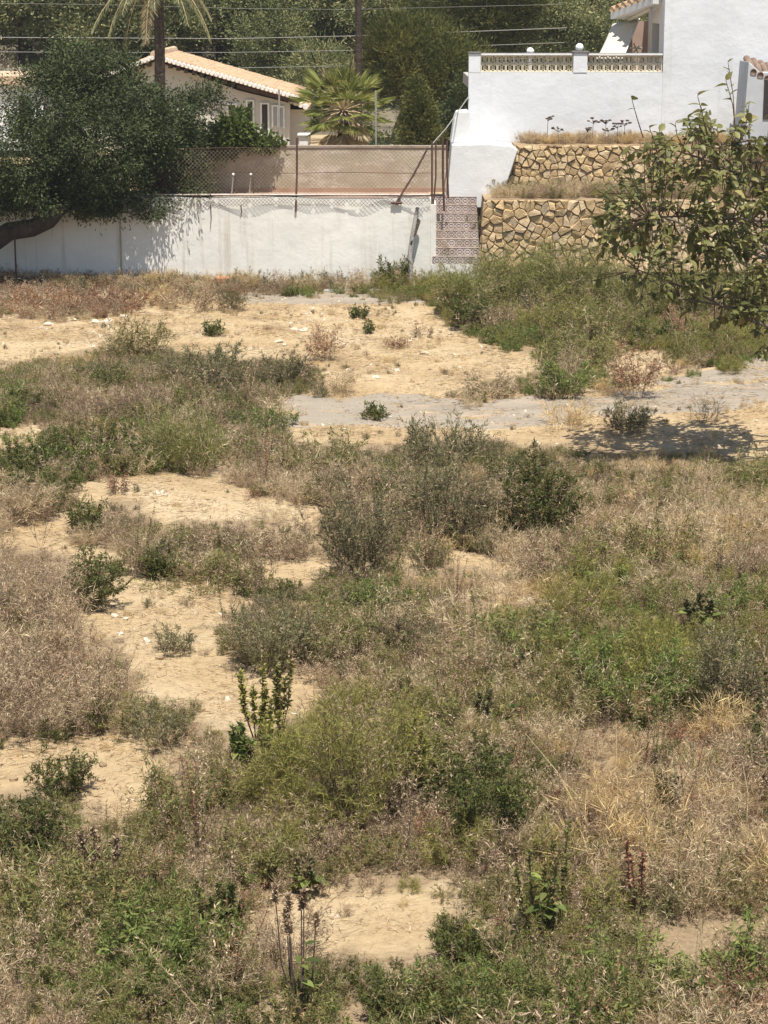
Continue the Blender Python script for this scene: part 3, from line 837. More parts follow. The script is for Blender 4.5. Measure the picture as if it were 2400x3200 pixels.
# ---------------------------------------------------------------- white house with terrace
YH = 48.0
hz = lambda py: W(1500, py, YH).z
hx = lambda px: W(px, 200, YH).x
tw = thing('terrace_wall', 'tall white terrace wall with pierced block balustrade', 'wall', (hx(1465), YH, 1.9))
xa, xbm = hx(1465), hx(2072)
zp = hz(227)
MB().box(xa, xbm, YH, YH+.25, 1.0, zp).build('wall_face', M['white_house'], tw)
MB().box(xa, xbm, YH+.253, YH+3.4, zp-.35, zp-.10).build('terrace_slab', M['concrete'], tw)
MB().box(xa+.002, hx(1502), YH-.004, YH+.25, zp+.003, hz(168)).build('pillar', M['white_house'], tw)
MB().box(hx(1792), hx(1835), YH-.012, YH+.26, zp+.003, hz(166)).build('pillar', M['white_house'], tw)
MB().box(hx(1787), hx(1840), YH-.04, YH+.29, hz(166)+.002, hz(166)+.045).build('pillar_cap', M['capstone'], tw, bevel=.01)
MB().box(xa-.01, hx(1502), YH-.03, YH+.28, hz(168)+.002, hz(168)+.04).build('pillar_cap', M['capstone'], tw, bevel=.01)
bs = .185
bm_ = MB()
t = .028; h_ = bs/2 - .004
bm_.box(-h_, h_, -.05, .05, -h_, -h_+t*.6); bm_.box(-h_, h_, -.05, .05, h_-t*.6, h_)
bm_.box(-h_, -h_+t*.6, -.05, .05, -h_+t*.6+.0005, h_-t*.6-.0005); bm_.box(h_-t*.6, h_, -.05, .05, -h_+t*.6+.0005, h_-t*.6-.0005)
for sx in (-1, 1):
    for sz in (-1, 1):   # quarter arcs curving into a four-petal motif
        pts = [Vector((sx*(h_-.016) - sx*.062*math.sin(a), 0, sz*(h_-.016) - sz*.062*(1-math.cos(a)))) for a in (0, .4, .8, 1.2, PI/2)]
        bm_.tube(pts, .019, 4)
bm_.tube([(-.03,0,0),(0,0,.03),(.03,0,0),(0,0,-.03),(-.03,0,0)], .016, 4)
block_me = bm_.mesh('breeze_block'); block_me.materials.append(M['breeze'])
for a, b in ((hx(1503), hx(1791)), (hx(1836), hx(2071))):
    n = int(round((b-a)/bs)); s = (b-a)/n
    for r in range(2):
        for i in range(n):
            o = link('breeze_block', block_me, None, tw)
            o.location = (a + (i+.5)*s, YH+.13, zp + .006 + bs*.5 + r*(bs+.001))
            o.scale = (s/bs, 1, 1)
    MB().box(a+.002, b-.002, YH-.0, YH+.26, zp+.01+2*bs, zp+.05+2*bs).build('coping', M['coping'], tw, bevel=.006)
    MB().box(a+.002, b-.002, YH+.01, YH+.25, zp+.052+2*bs, zp+.062+2*bs).build('coping_edge', M['capstone'], tw)
for px, py, r, lab in ((1657, 160, .085, 'white globe lamp behind the left balustrade panel'), (1811, 148, .092, 'white globe lamp on the middle balustrade pillar')):
    p = W(px, py, YH+.13 if px > 1700 else YH+.6)
    l = thing('globe_lamp', lab, 'lamp', p - Vector((0,0,r+.05)), 'globe lamps on the terrace')
    MB().sphere(p, r, 24, 14).build('globe', M['lamp'], l, True)
    zb_ = hz(166)+.046 if px > 1700 else zp-.098
    MB().tube([(p.x, p.y, zb_), (p.x, p.y, p.z-r*.9)], [.045, .03], 10).build('lamp_base', M['coping'], l)
wh = thing('white_house', 'white two storey house with tall blank wall and shaded terrace door', 'house', (hx(2072), YH, 1.9))
xh = xbm + .003
ztopH = 7.6
MB().box(xh, xh+9, YH-.003, YH+.25, 1.0, ztopH).build('front_wall', M['white_house'], wh)
# side wall facing the terrace, with a doorway left open in it
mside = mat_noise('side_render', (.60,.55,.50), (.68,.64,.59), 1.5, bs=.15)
def yat(px):   # y along side plane x=xh that projects to px
    return xh * F / (px - 1200) * 1.0
Yd0, Yd1, Ye = yat(2038)*1.0, yat(2016), yat(2004)
zdoor = W(2030, 74, Yd0).z
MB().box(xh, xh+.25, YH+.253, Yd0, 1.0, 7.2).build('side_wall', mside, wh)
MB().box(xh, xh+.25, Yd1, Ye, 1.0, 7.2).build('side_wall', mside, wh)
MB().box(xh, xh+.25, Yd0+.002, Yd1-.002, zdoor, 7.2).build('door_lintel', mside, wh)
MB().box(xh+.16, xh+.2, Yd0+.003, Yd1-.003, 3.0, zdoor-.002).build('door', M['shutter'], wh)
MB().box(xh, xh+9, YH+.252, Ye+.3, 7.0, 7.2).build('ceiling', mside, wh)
mdim = mat_noise('dim_interior', (.34,.24,.19), (.42,.31,.25), 2)  # brown stands in for the dark of the shaded interior under the awning
MB().box(W(1952,150,Ye).x, xh-.003, Ye+.02, Ye+.2, 3.0, W(1960,66,Ye).z).build('back_wall', mdim, wh)
# roof edge running back over the terrace
A0, A1 = W(1908, 60, Ye-.2), W(2040, 12, YH+.4)
mb = MB(); dx = Vector((.0, .0, .16))
mb.quadbox([A0, A1, A1+Vector((.5,.3,0)), A0+Vector((.5,.3,0)), A0+dx, A1+dx, A1+dx+Vector((.5,.3,0)), A0+dx+Vector((.5,.3,0))]).build('roof_edge', M['coping'], wh)
for k in range(7):
    q = A0.lerp(A1, (k+.5)/7) + Vector((.0, -.01, .20))
    MB().tube([q+Vector((-.06,-.06,0)), q+Vector((.35,.3,.12))], .07, 7).build('roof_tile', M['roof'], wh, True)
MB().tube([W(1965, 62, Ye-.1), W(2035, 26, YH+.9)], .05).build('awning_box', M['canvas'], wh)
aw = thing('awning', 'beige canvas awning sloping down over the house terrace', 'awning', W(1910, 175, 50))
mb = MB(); n = 10
T0, T1, B0, B1 = W(1914, 74, 51.0), W(1996, 58, 50.6), W(1864, 182, 49.6), W(1946, 182, 49.4)
g = [[None]*(n+1) for _ in range(n+1)]
for i in range(n+1):
    for j in range(n+1):
        u, v = i/n, j/n
        p = T0.lerp(T1, u).lerp(B0.lerp(B1, u), v) + Vector((0, .02*math.sin(u*9), -.05*math.sin(PI*v)))
        g[i][j] = len(mb.v); mb.v.append(tuple(p))
for i in range(n):
    for j in range(n): mb.f.append((g[i][j], g[i][j+1], g[i+1][j+1], g[i+1][j]))
o = mb.build('canvas', M['canvas'], aw, True); md = o.modifiers.new('solid', 'SOLIDIFY'); md.thickness = .008
MB().tube([B0, B1], .018).build('front_bar', M['coping'], aw)
MB().tube([T1+Vector((.02,0,0)), B1+Vector((.01,.03,0))], .014).build('arm', M['coping'], aw)
# dark furniture seen under the awning: folding chair frame
ch = thing('terrace_chair', 'folding chair standing in shade beside the terrace door', 'chair', W(1985, 200, 50.5))
for a, b in (((1975,170),(2000,140)), ((1980,135),(1996,172)), ((1976,150),(2002,152))):
    MB().tube([W(*a, 50.6), W(*b, 50.6)], .016).build('frame', M['galv'], ch)
p = W(1988, 150, 50.6); MB().box(p.x-.13, p.x+.13, 50.45, 50.75, p.z-.015, p.z+.015).build('seat', M['canvas'], ch)

# annex at the right edge: narrow leaning chimney-like wall under a tiled roof
an = thing('annex', 'grey white annex with small tiled roof at the right edge', 'annex', W(2370, 420, 46.4))
YA = 46.3
MB().prism([xz(2318,455,YA), xz(2560,455,YA), xz(2560,225,YA), xz(2375,225,YA), xz(2340,192,YA), xz(2336,240,YA)], YA, YA+1.2).build('wall', mat_noise('shaded_render', (.40,.41,.42), (.52,.53,.54), 2), an, bevel=.02)  # grey of the shaded side is put into the wall colour
for i in range(7):
    q = W(2358+i*22, 205+i*7, YA)
    MB().tube([q+Vector((-.02,-.03,-.14-.02*i)), q+Vector((.0,.5,0)), q+Vector((.02,1.2,.12))], [.07,.075,.075], 8).build('roof_tile', M['oldroof'], an, True)
p = W(2395, 300, YA); MB().box(p.x-.06, p.x+.4, YA-.02, YA-.002, p.z-.5, p.z+.4).build('shutter', M['shutter'], an)

# ---------------------------------------------------------------- tiled house on the left
YG = 60.0
gh = thing('tiled_house', 'cream gabled house with barrel tile roof behind the carob tree', 'house', W(600, 450, YG))
gp = lambda px, py: xz(px, py, YG)
MB().prism([gp(120,470), gp(905,470), gp(905,322), gp(742,282), gp(490,190), gp(120,330)], YG, YG+5).build('wall', M['cream'], gh)
def roofslab(a, b, y0, y1, th, name):
    (x0_, z0_), (x1_, z1_) = a, b
    return MB().quadbox([(x0_,y0,z0_),(x1_,y0,z1_),(x1_,y1,z1_),(x0_,y1,z0_),(x0_,y0,z0_+th),(x1_,y0,z1_+th),(x1_,y1,z1_+th),(x0_,y1,z0_+th)]).build(name, M['roof'], gh)
peak, reav, leav = gp(488,184), gp(932,312), gp(90,338)
roofslab(peak, reav, YG-.35, YG+5.2, .05, 'roof_deck'); roofslab(leav, peak, YG-.35, YG+5.2, .05, 'roof_deck')
# barrel tiles: courses running down the slope from ridge to eave, verge row as single tiles
def barrel(x0_, z0_, x1_, z1_, y, r, mb_):
    mb_.tube([(x0_, y, z0_), (x1_, y, z1_)], [r*.85, r], 7, True)
ntile = 34
stuff = MB()
for side, (pa, pb) in enumerate(((peak, reav), (peak, leav))):
    for i in range(ntile):
        a = (pa[0]+(pb[0]-pa[0])*i/ntile, pa[1]+(pb[1]-pa[1])*i/ntile+.065); b = (pa[0]+(pb[0]-pa[0])*(i+1.25)/ntile, pa[1]+(pb[1]-pa[1])*(i+1.25)/ntile+.065)
        if i % 1 == 0:
            # verge tile laid across the edge: its mortared white end faces us
            q = Vector((.5*(a[0]+b[0]), YG-.42, .5*(a[1]+b[1])+.00))
            m_ = MB(); m_.tube([q, q+Vector((0,.42,0))], .058, 8)
            m_.build('verge_tile', M['tileend'], gh)
        for k in range(22):
            y = YG + .1 + k*.235
            barrel(a[0], a[1], b[0], b[1], y + random.uniform(-.01,.01), .095*random.uniform(.92,1.06), stuff)
o = stuff.build('roof_tiles', M['roof'], gh); o['kind'] = 'stuff'
MB().tube([(peak[0], YG-.4, peak[1]+.13), (peak[0], YG+5.2, peak[1]+.13)], .12, 8).build('ridge', M['roof'], gh)
# rafter ends under the verge, then a dark beam
for i in range(10):
    t_ = .05 + i*.055
    q = Vector((peak[0]+(reav[0]-peak[0])*t_, YG-.34, peak[1]+(reav[1]-peak[1])*t_-.075))
    MB().box(q.x-.05, q.x+.05, q.y, q.y+.33, q.z-.06, q.z+.05).build('rafter', M['darkwood'], gh)
    q2 = Vector((peak[0]+(leav[0]-peak[0])*t_, YG-.34, peak[1]+(leav[1]-peak[1])*t_-.075))
    MB().box(q2.x-.05, q2.x+.05, q2.y, q2.y+.33, q2.z-.06, q2.z+.05).build('rafter', M['darkwood'], gh)
a, b = gp(742, 268), gp(934, 316)
MB().quadbox([(a[0],YG-.3,a[1]-.06),(b[0],YG-.3,b[1]-.06),(b[0],YG-.05,b[1]-.06),(a[0],YG-.05,a[1]-.06),(a[0],YG-.3,a[1]+.05),(b[0],YG-.3,b[1]+.05),(b[0],YG-.05,b[1]+.05),(a[0],YG-.05,a[1]+.05)]).build('barge_board', M['darkwood'], gh)
for px0, px1, y0, y1, mt in ((776,789,317,440,'shutter'), (820,836,326,440,'shutter'), (855,866,333,392,'glass'), (876,884,336,395,'glass'), (714,735,328,344,'darkwood')):
    A_, B_ = gp(px0, y1), gp(px1, y0)
    w_ = link('window', MB().box(A_[0], B_[0], YG-.03, YG-.003, A_[1], B_[1]).mesh('window'), M[mt], gh)
    fr = MB(); fw = .05
    fr.box(A_[0]-fw, A_[0]-.002, YG-.05, YG-.003, A_[1]-fw, B_[1]+fw); fr.box(B_[0]+.002, B_[0]+fw, YG-.05, YG-.003, A_[1]-fw, B_[1]+fw)
    fr.box(A_[0]-.001, B_[0]+.001, YG-.05, YG-.003, B_[1]+.002, B_[1]+fw)
    fo = fr.build('frame', M['coping']); fo.parent = w_
A_, B_ = gp(903, 470), gp(955, 345)
MB().box(A_[0]+.01, B_[0], YG+.5, YG+4, A_[1], B_[1]).build('side_wing', M['cream'], gh)
a, b = gp(900, 322), gp(962, 346)
roofslab((a[0], a[1]), (b[0], b[1]), YG+.2, YG+4, .07, 'wing_roof')
for i in range(4):
    q = Vector((a[0]+(b[0]-a[0])*(i+.5)/4, YG+.12, a[1]+(b[1]-a[1])*(i+.5)/4+.07))
    MB().tube([q, q+Vector((0,.4,0))], .075, 8).build('verge_tile', M['tileend'], gh)
# small white house farther left and low white garden wall piece
wl = thing('white_cottage', 'small white cottage glimpsed through the carob tree at the left edge', 'house', W(60, 450, 58))
YC = 58
MB().prism([xz(-160,470,YC), xz(135,470,YC), xz(135,262,YC), xz(-160,262,YC)], YC, YC+4).build('wall', M['white_house'], wl)
MB().prism([xz(-175,262,YC-.2), xz(145,262,YC-.2), xz(60,238,YC-.2), xz(-90,238,YC-.2)], YC-.2, YC+4.2).build('roof', M['roof'], wl)
A_, B_ = xz(60,380,YC), xz(95,300,YC)
MB().box(A_[0], B_[0], YC-.03, YC-.003, A_[1], B_[1]).build('window', M['shutter'], wl)
# white garden table / planter bits beside the brown wall
gw = thing('garden_planter', 'low white garden planter right of the tiled house', 'planter', W(975, 455, 52))
A_, B_ = xz(935,480,52), xz(962,425,52)
MB().box(A_[0], B_[0], 52, 52.4, A_[1]-.2, B_[1]).build('body', M['coping'], gw, bevel=.01)
MB().box(A_[0]-.04, B_[0]+.06, 51.95, 52.45, B_[1]+.002, B_[1]+.05).build('rim', M['coping'], gw, bevel=.01)

# house roof far up the hill
fh = thing('hill_house', 'terracotta coloured house high on the wooded hillside at the top edge', 'house', W(1900, 30, 120))
YK = 120
MB().prism([xz(1760,60,YK), xz(2120,60,YK), xz(2120,-10,YK), xz(1760,-10,YK)], YK, YK+8).build('wall', mat_noise('orange_render', (.50,.34,.22), (.60,.43,.30), .5), fh)
MB().prism([xz(1740,12,YK-.4), xz(2140,12,YK-.4), xz(2140,0,YK-.4), xz(1740,0,YK-.4)], YK-.5, YK-.02).build('balcony', mat_noise('orange_band', (.45,.26,.16), (.56,.36,.24), .5), fh)
for px in (1775, 1850, 1950, 1990):
    A_, B_ = xz(px,40,YK), xz(px+18,14,YK)
    MB().box(A_[0], B_[0], YK-.06, YK-.003, A_[1], B_[1]).build('window', M['shutter'], fh)

# ---------------------------------------------------------------- overhead wires
for i, (pts, lab) in enumerate((
    ([(-200,116),(200,118),(720,121),(1130,112),(1900,82)], 'topmost pale overhead cable crossing in front of the pine hillside'),
    ([(-200,161),(300,164),(720,164),(1080,158),(1900,128)], 'middle pale overhead cable crossing in front of the pine hillside'),
    ([(-200,216),(300,216),(720,213),(1080,206),(1900,172)], 'lowest pale overhead cable crossing behind the tiled house'),
    ([(-200,8),(300,14),(720,26),(1080,30),(1900,10)], 'faint high overhead cable near the top of the hillside'))):
    r = (.012, .009, .009, .005)[i]
    fine = []
    for k in range(len(pts)-1):
        for j in range(6):
            t_ = j/6; fine.append(W(pts[k][0]+(pts[k+1][0]-pts[k][0])*t_, pts[k][1]+(pts[k+1][1]-pts[k][1])*t_, 66))
    tag(MB().tube(fine, r, 4).build('overhead_cable', M['wire']), lab, 'cable', 'overhead cables')

# ---------------------------------------------------------------- wooded hillside (one mass)
def gn_scatter(name, pts, rots, scl, idx, templates, tilt=None):
    c = bpy.data.collections.new(name + '_templates')
    for k, t_ in enumerate(templates): c.objects.link(t_)
    me = bpy.data.meshes.new(name); me.vertices.add(len(pts)); me.vertices.foreach_set('co', np.asarray(pts, np.float32).ravel())
    for nm, ty, dat in (('srot', 'FLOAT', rots), ('sscl', 'FLOAT', scl), ('sidx', 'INT', idx)):
        a = me.attributes.new(nm, ty, 'POINT'); a.data.foreach_set('value', np.asarray(dat, np.int32 if ty == 'INT' else np.float32))
    ng = bpy.data.node_groups.new(name, 'GeometryNodeTree')
    ng.interface.new_socket('Geometry', in_out='INPUT', socket_type='NodeSocketGeometry')
    ng.interface.new_socket('Geometry', in_out='OUTPUT', socket_type='NodeSocketGeometry')
    gi, go = ng.nodes.new('NodeGroupInput'), ng.nodes.new('NodeGroupOutput')
    ci = ng.nodes.new('GeometryNodeCollectionInfo'); ci.inputs['Collection'].default_value = c
    ci.inputs['Separate Children'].default_value = True; ci.inputs['Reset Children'].default_value = True
    ip = ng.nodes.new('GeometryNodeInstanceOnPoints'); ip.inputs['Pick Instance'].default_value = True
    def na(nm, ty):
        q = ng.nodes.new('GeometryNodeInputNamedAttribute'); q.data_type = ty; q.inputs[0].default_value = nm
        return q.outputs[0]
    cx_ = ng.nodes.new('ShaderNodeCombineXYZ'); ng.links.new(na('srot', 'FLOAT'), cx_.inputs[2])
    e2r = ng.nodes.new('FunctionNodeEulerToRotation'); ng.links.new(cx_.outputs[0], e2r.inputs[0])
    ng.links.new(gi.outputs[0], ip.inputs['Points']); ng.links.new(ci.outputs[0], ip.inputs['Instance'])
    ng.links.new(e2r.outputs[0], ip.inputs['Rotation'])
    ng.links.new(na('sscl', 'FLOAT'), ip.inputs['Scale']); ng.links.new(na('sidx', 'INT'), ip.inputs['Instance Index'])
    ng.links.new(ip.outputs[0], go.inputs[0])
    o = link(name, me); md = o.modifiers.new('scatter', 'NODES'); md.node_group = ng
    o['kind'] = 'stuff'
    return o
def template(i, name, parts):
    """parts: list of (V,F,tint,mat) joined into one mesh; names keep collection order"""
    Vs, Fs, Ts, Ms, b = [], [], [], [], 0
    for j, (v, f, t_, m_) in enumerate(parts):
        Vs.append(v); Fs.append(f + b); b += len(v); Ts.append(t_ if t_ is not None else np.full(len(f), .5)); Ms.append(np.full(len(f), j))
    me = arrmesh(name, np.concatenate(Vs), np.concatenate(Fs), np.concatenate(Ts), matidx=np.concatenate(Ms))
    for p in parts: me.materials.append(p[3])
    return bpy.data.objects.new('%02d_%s' % (i, name), me)
def bush_tree(i, seed, h, r, mat, n=2600, ll=.5, lw=.16, trunk=True):
    rng = np.random.RandomState(seed)
    blobs = []
    for k in range(9):
        a = rng.uniform(0, 6.28); q = rng.uniform(0, .62) * r
        blobs.append(((math.cos(a)*q, math.sin(a)*q, h*rng.uniform(.42, .9)), (r*rng.uniform(.35,.6), r*rng.uniform(.35,.6), h*rng.uniform(.12,.22))))
    v, f, t_, cc = crown_arrays(blobs, n, ll, lw, seed, .36, 60, .35, 0, .3)
    tV, tF = prisms(np.array([[0,0,-.5],[.1,0,h*.35]]), np.array([[.1,0,h*.35],[0,.15,h*.75]]), np.array([.2,.15]), np.array([.15,.06]))
    return template(i, 'hill_tree', [(v, f, t_, mat), (tV, tF, None, M['bark'])])
T = [bush_tree(k, 40+k, 5.5 if k < 5 else 2.0, 2.3 if k < 5 else 1.7, L['forest'] if k < 5 else L['scrub'], 11000 if k < 5 else 4000, .16 if k < 5 else .12, .065) for k in range(7)]
rng = np.random.RandomState(5)
P = []; I = []; Sc = []
for k in range(5200):
    y = rng.uniform(76, 260); x = rng.uniform(-.26, .26) * y
    P.append((x, y)); u = rng.uniform()
    sc = nz(np.array(x), np.array(y), 21, 3, .03)
    I.append(rng.randint(0, 5) if u > .30 + .35*max(0, float(sc)) else rng.randint(5, 7)); Sc.append(rng.uniform(.55, 1.15))
P = np.array(P); keep = rng.uniform(size=len(P)) < .42
P = P[keep]; I = np.array(I)[keep]; Sc = np.array(Sc)[keep]
pts = np.stack([P[:, 0], P[:, 1], terrain(P[:, 0], P[:, 1]) - .15], 1)
gn_scatter('hillside_wood', pts, rng.uniform(0, 6.28, len(pts)), Sc, I, T)

# ---------------------------------------------------------------- trees behind
def tree(name, label, base, pts, rad, blobs, n, mat, bark, ll, lw, seed, clump=.3, per=40, up=.2, droop=0, gaps=0, limbs=10, cat='tree'):
    o = thing(name, label, cat, base)
    MB().tube(pts, rad, 9).build('trunk', bark, o, True)
    v, f, t_, cc = crown_arrays(blobs, n, ll, lw, seed, clump, per, up, droop, gaps)
    link('crown', arrmesh('crown', v, f, t_), mat, o)
    rg = random.Random(seed); mb_ = MB()
    for k in range(limbs):
        c = cc[rg.randrange(len(cc))]; s_ = Vector(pts[-1 - (k % 2)])
        e = Vector(c); mid = s_.lerp(e, .5) + Vector((rg.uniform(-.2,.2), rg.uniform(-.2,.2), -.12))
        mb_.tube([s_, mid, e], [rad[-1]*.55, rad[-1]*.35, rad[-1]*.12], 5)
    mb_.build('limbs', bark, o, True)
    return o
def blob(px, py, rx, ry, Y, ryd=None):
    s_ = Y / F
    return (tuple(W(px, py, Y)), (rx*s_, (ryd if ryd else rx*s_), ry*s_))
YP = 64
tree('pine_tree', 'big dark pine with leaning trunk left of the white house', W(1245, 470, YP),
     [W(1240, 490, YP), W(1262, 400, YP), W(1285, 330, YP), W(1315, 240, YP)], [.34, .30, .26, .2],
     [blob(1290,190,170,110,YP), blob(1380,230,120,120,YP), blob(1250,120,110,70,YP), blob(1200,200,100,70,YP), blob(1340,120,110,70,YP), blob(1420,330,70,130,YP), blob(1450,250,80,140,YP), blob(1180,260,70,60,YP)],
     46000, L['pine'], M['bark'], .19, .028, 61, .34, 70, .7, 0, .38, 14)
tree('pine_tree', 'tall dense pine at the top edge above the terrace corner', W(1560, 470, 70),
     [W(1560, 480, 70), W(1550, 300, 70), W(1540, 120, 70)], [.3, .25, .18],
     [blob(1460,60,150,80,70), blob(1580,50,110,90,70), blob(1400,0,160,60,70), blob(1640,20,70,70,70), blob(1530,150,110,80,70), blob(1480,-60,200,80,70), blob(1440,170,90,80,70)],
     40000, L['pine'], M['bark'], .21, .030, 62, .38, 70, .6, 0, .38, 12)
tree('cypress_shrub', 'pointed dusty green conifer in front of the pine trunk', W(1310, 470, 56),
     [W(1308, 480, 56), W(1308, 380, 56), W(1306, 280, 56)], [.1, .08, .03],
     [blob(1308,420,68,60,56), blob(1306,360,52,60,56), blob(1305,310,32,50,56), blob(1302,275,14,35,56)],
     12000, L['pine'], M['bark'], .09, .03, 63, .18, 30, .3, 0, .1, 6)
tree('dark_shrub', 'dark evergreen bush filling the gap below the terrace wall', W(1420, 480, 58),
     [W(1420, 490, 58), W(1420, 430, 58), W(1415, 380, 58)], [.12, .1, .06],
     [blob(1420,400,60,70,58), blob(1390,440,70,40,58), blob(1440,330,40,80,58), blob(1180,450,110,30,58)],
     12000, L['carob'], M['bark'], .10, .04, 64, .22, 30, .3, 0, .1, 6)
# backdrop evergreens between the house and the fan palm
tree('pine_tree', 'mid height pine standing behind the fan palm', W(1000, 470, 72),
     [W(1000, 480, 72), W(1000, 380, 72), W(990, 260, 72)], [.2, .17, .1],
     [blob(960,300,110,90,72), blob(1060,270,90,90,72), blob(1000,200,90,70,72), blob(1100,330,90,80,72), blob(900,330,60,60,72), blob(1050,400,130,60,72)],
     20000, L['forest'], M['bark'], .18, .03, 65, .35, 36, .5, 0, .1, 10)

# ---- carob tree on the left
YT = 44.7
tb = [W(-190, 905, 43.4), W(-120, 830, 43.6), W(-40, 765, 43.9), W(30, 722, 44.1), W(100, 712, 44.3), W(150, 688, 44.4), W(190, 645, 44.5), W(215, 560, 44.6), W(250, 470, 44.7)]
cb = [blob(40,490,190,110,44.2,1.5), blob(180,330,170,150,45.0,1.8), blob(330,420,220,170,45.2,2.0), blob(490,430,140,145,45.7,1.4), blob(575,470,65,105,46.0,.9),
      blob(430,570,190,75,45.4,1.3), blob(120,590,170,80,44.3,1.2), blob(560,590,95,55,45.6,.8), blob(245,215,100,80,45.2,1.2), blob(170,270,55,70,45.0,.8), blob(640,300,50,40,46.0,.5), blob(200,160,30,40,45.2,.4), blob(330,175,45,40,45.4,.5), blob(650,640,30,30,45.6,.4), blob(330,665,60,25,44.9,.5), blob(250,640,110,40,44.7,.3), blob(170,605,100,60,44.65,.35), blob(330,610,90,60,44.75,.3), blob(260,600,120,70,44.6,.9),
      blob(-90,540,170,130,44.0,1.5), blob(420,330,120,90,45.6,1.2), blob(575,340,70,55,46.0,.8), blob(330,240,110,90,45.5,1.0), blob(600,420,50,100,46.0,.7), blob(590,560,60,60,45.9,.6), blob(-20,600,120,70,44.0,1.0), blob(480,640,110,40,45.3,.8)]
ct_ = tree('carob_tree', 'wide spreading dark green carob tree overhanging the white wall at left', W(-190, 905, 43.4),
     tb, [.34, .28, .24, .20, .19, .19, .18, .14, .09], cb, 150000, L['carob'], M['bark'], .085, .032, 71, .22, 60, .1, .2, .55, 34)
# drooping sprays below the crown
# ---- climbing vine over the brown wall corner
vb = [blob(730,410,50,40,46.6,.35), blob(785,437,50,22,46.7,.3), blob(840,447,40,12,46.8,.3), blob(690,450,45,40,46.5,.35), blob(748,375,20,34,47,.3)]
v, f, t_, cc = crown_arrays(vb, 5200, .11, .075, 75, .16, 24, .1, .2, .15)
vn = thing('climbing_vine', 'bright green climbing vine spilling over the brown wall corner', 'vine', W(720, 470, 46.7))
link('foliage', arrmesh('foliage', v, f, t_), L['vine'], vn)
mb = MB()
for k in range(8):
    e = Vector(cc[(k*37) % len(cc)]); s_ = W(715, 480, 47.0)
    mb.tube([s_, s_.lerp(e, .5)+Vector((0,0,.1)), e], [.02,.015,.006], 5)
mb.build('stems', M['twig'], vn)

# ---- date palm and tall palm
def frond(mbL, base, az, el, length, droop, rng, nleaf=48, lw=.021, ll=.40):
    """pinnate frond: returns rachis points and adds leaflets arrays"""
    pts = []; d = Vector((math.cos(az)*math.cos(el), math.sin(az)*math.cos(el), math.sin(el)))
    p = Vector(base); 
    for k in range(9):
        pts.append(p.copy()); p = p + d*(length/8)
        d = (d + Vector((0,0,-droop*(.35+.12*k)))).normalized()
    Pn, Dn = [], []
    for k in range(nleaf):
        t_ = .12 + .88*k/nleaf; s_ = t_*8; a = min(int(s_), 7); fr = s_-a
        q = pts[a].lerp(pts[a+1], fr); dd = (pts[a+1]-pts[a]).normalized(); sd = dd.cross(Vector((0,0,1))).normalized()
        for sg in (-1, 1):
            Pn.append(q); Dn.append(dd*.7 + sd*sg*.8 + Vector((0,0,-.35 + rng.uniform(-.15,.15))))
    lens = np.array([ll*(1-.55*abs(2*(k//2)/nleaf-.9))*rng.uniform(.8,1.1) for k in range(len(Pn))])
    mbL.append((np.array(Pn), np.array(Dn), lens, np.full(len(Pn), lw)))
    return pts
def feather_palm(label, Y, px, py_base, px_top, py_top, r0, r1, nf, length, seed, spread):
    rg = random.Random(seed)
    o = thing('palm_tree', label, 'palm', W(px, py_base, Y))
    b, t_ = W(px, py_base, Y), W(px_top, py_top, Y)
    seg = 40; pts = []; rad = []
    for k in range(seg+1):
        u = k/seg; q = b.lerp(t_, u) + Vector((math.sin(u*2.6)*.06, 0, 0)); pts.append(q); rad.append((r0+(r1-r0)*u)*(1+.07*(k % 2)))
    MB().tube(pts, rad, 12).build('trunk', M['palmbark'], o)
    MB().sphere(t_+Vector((0,0,-.05)), r1*1.5, 12, 8, lambda d: (1, 1, 1.7)).build('crownshaft', M['twig'], o)
    for k in range(nf):
        ls = []; az = 2*PI*k/nf*1.618*2; el = spread[0] + (spread[1]-spread[0])*rg.random()
        rp = frond(ls, t_+Vector((0,0,.1)), az, el, length*rg.uniform(.85,1.1), rg.uniform(.16,.26), rg)
        rng_ = np.random.RandomState(seed*50+k)
        v, f = leafquads(*ls[0], rng_, .1)
        fo = link('frond', arrmesh('frond', v, f, np.clip(rng_.beta(2,2,len(f))*.5+rg.uniform(0,.45),0,1)), L['palm'] if el > -.8 else L['deadpalm'], o)
        ra = MB().tube(rp, [.028-.0028*i for i in range(9)], 5).build('rachis', M['straw']); ra.parent = fo; 
    return o
feather_palm('tall date palm whose trunk rises through the carob tree', 52, 497, 500, 487, -105, .135, .115, 34, 2.2, 4, (-.95, .9))
feather_palm('slender dark palm trunk rising from behind the pines at the top edge', 63, 1120, 480, 1110, -160, .10, .085, 26, 2.0, 9, (-.5, .9))
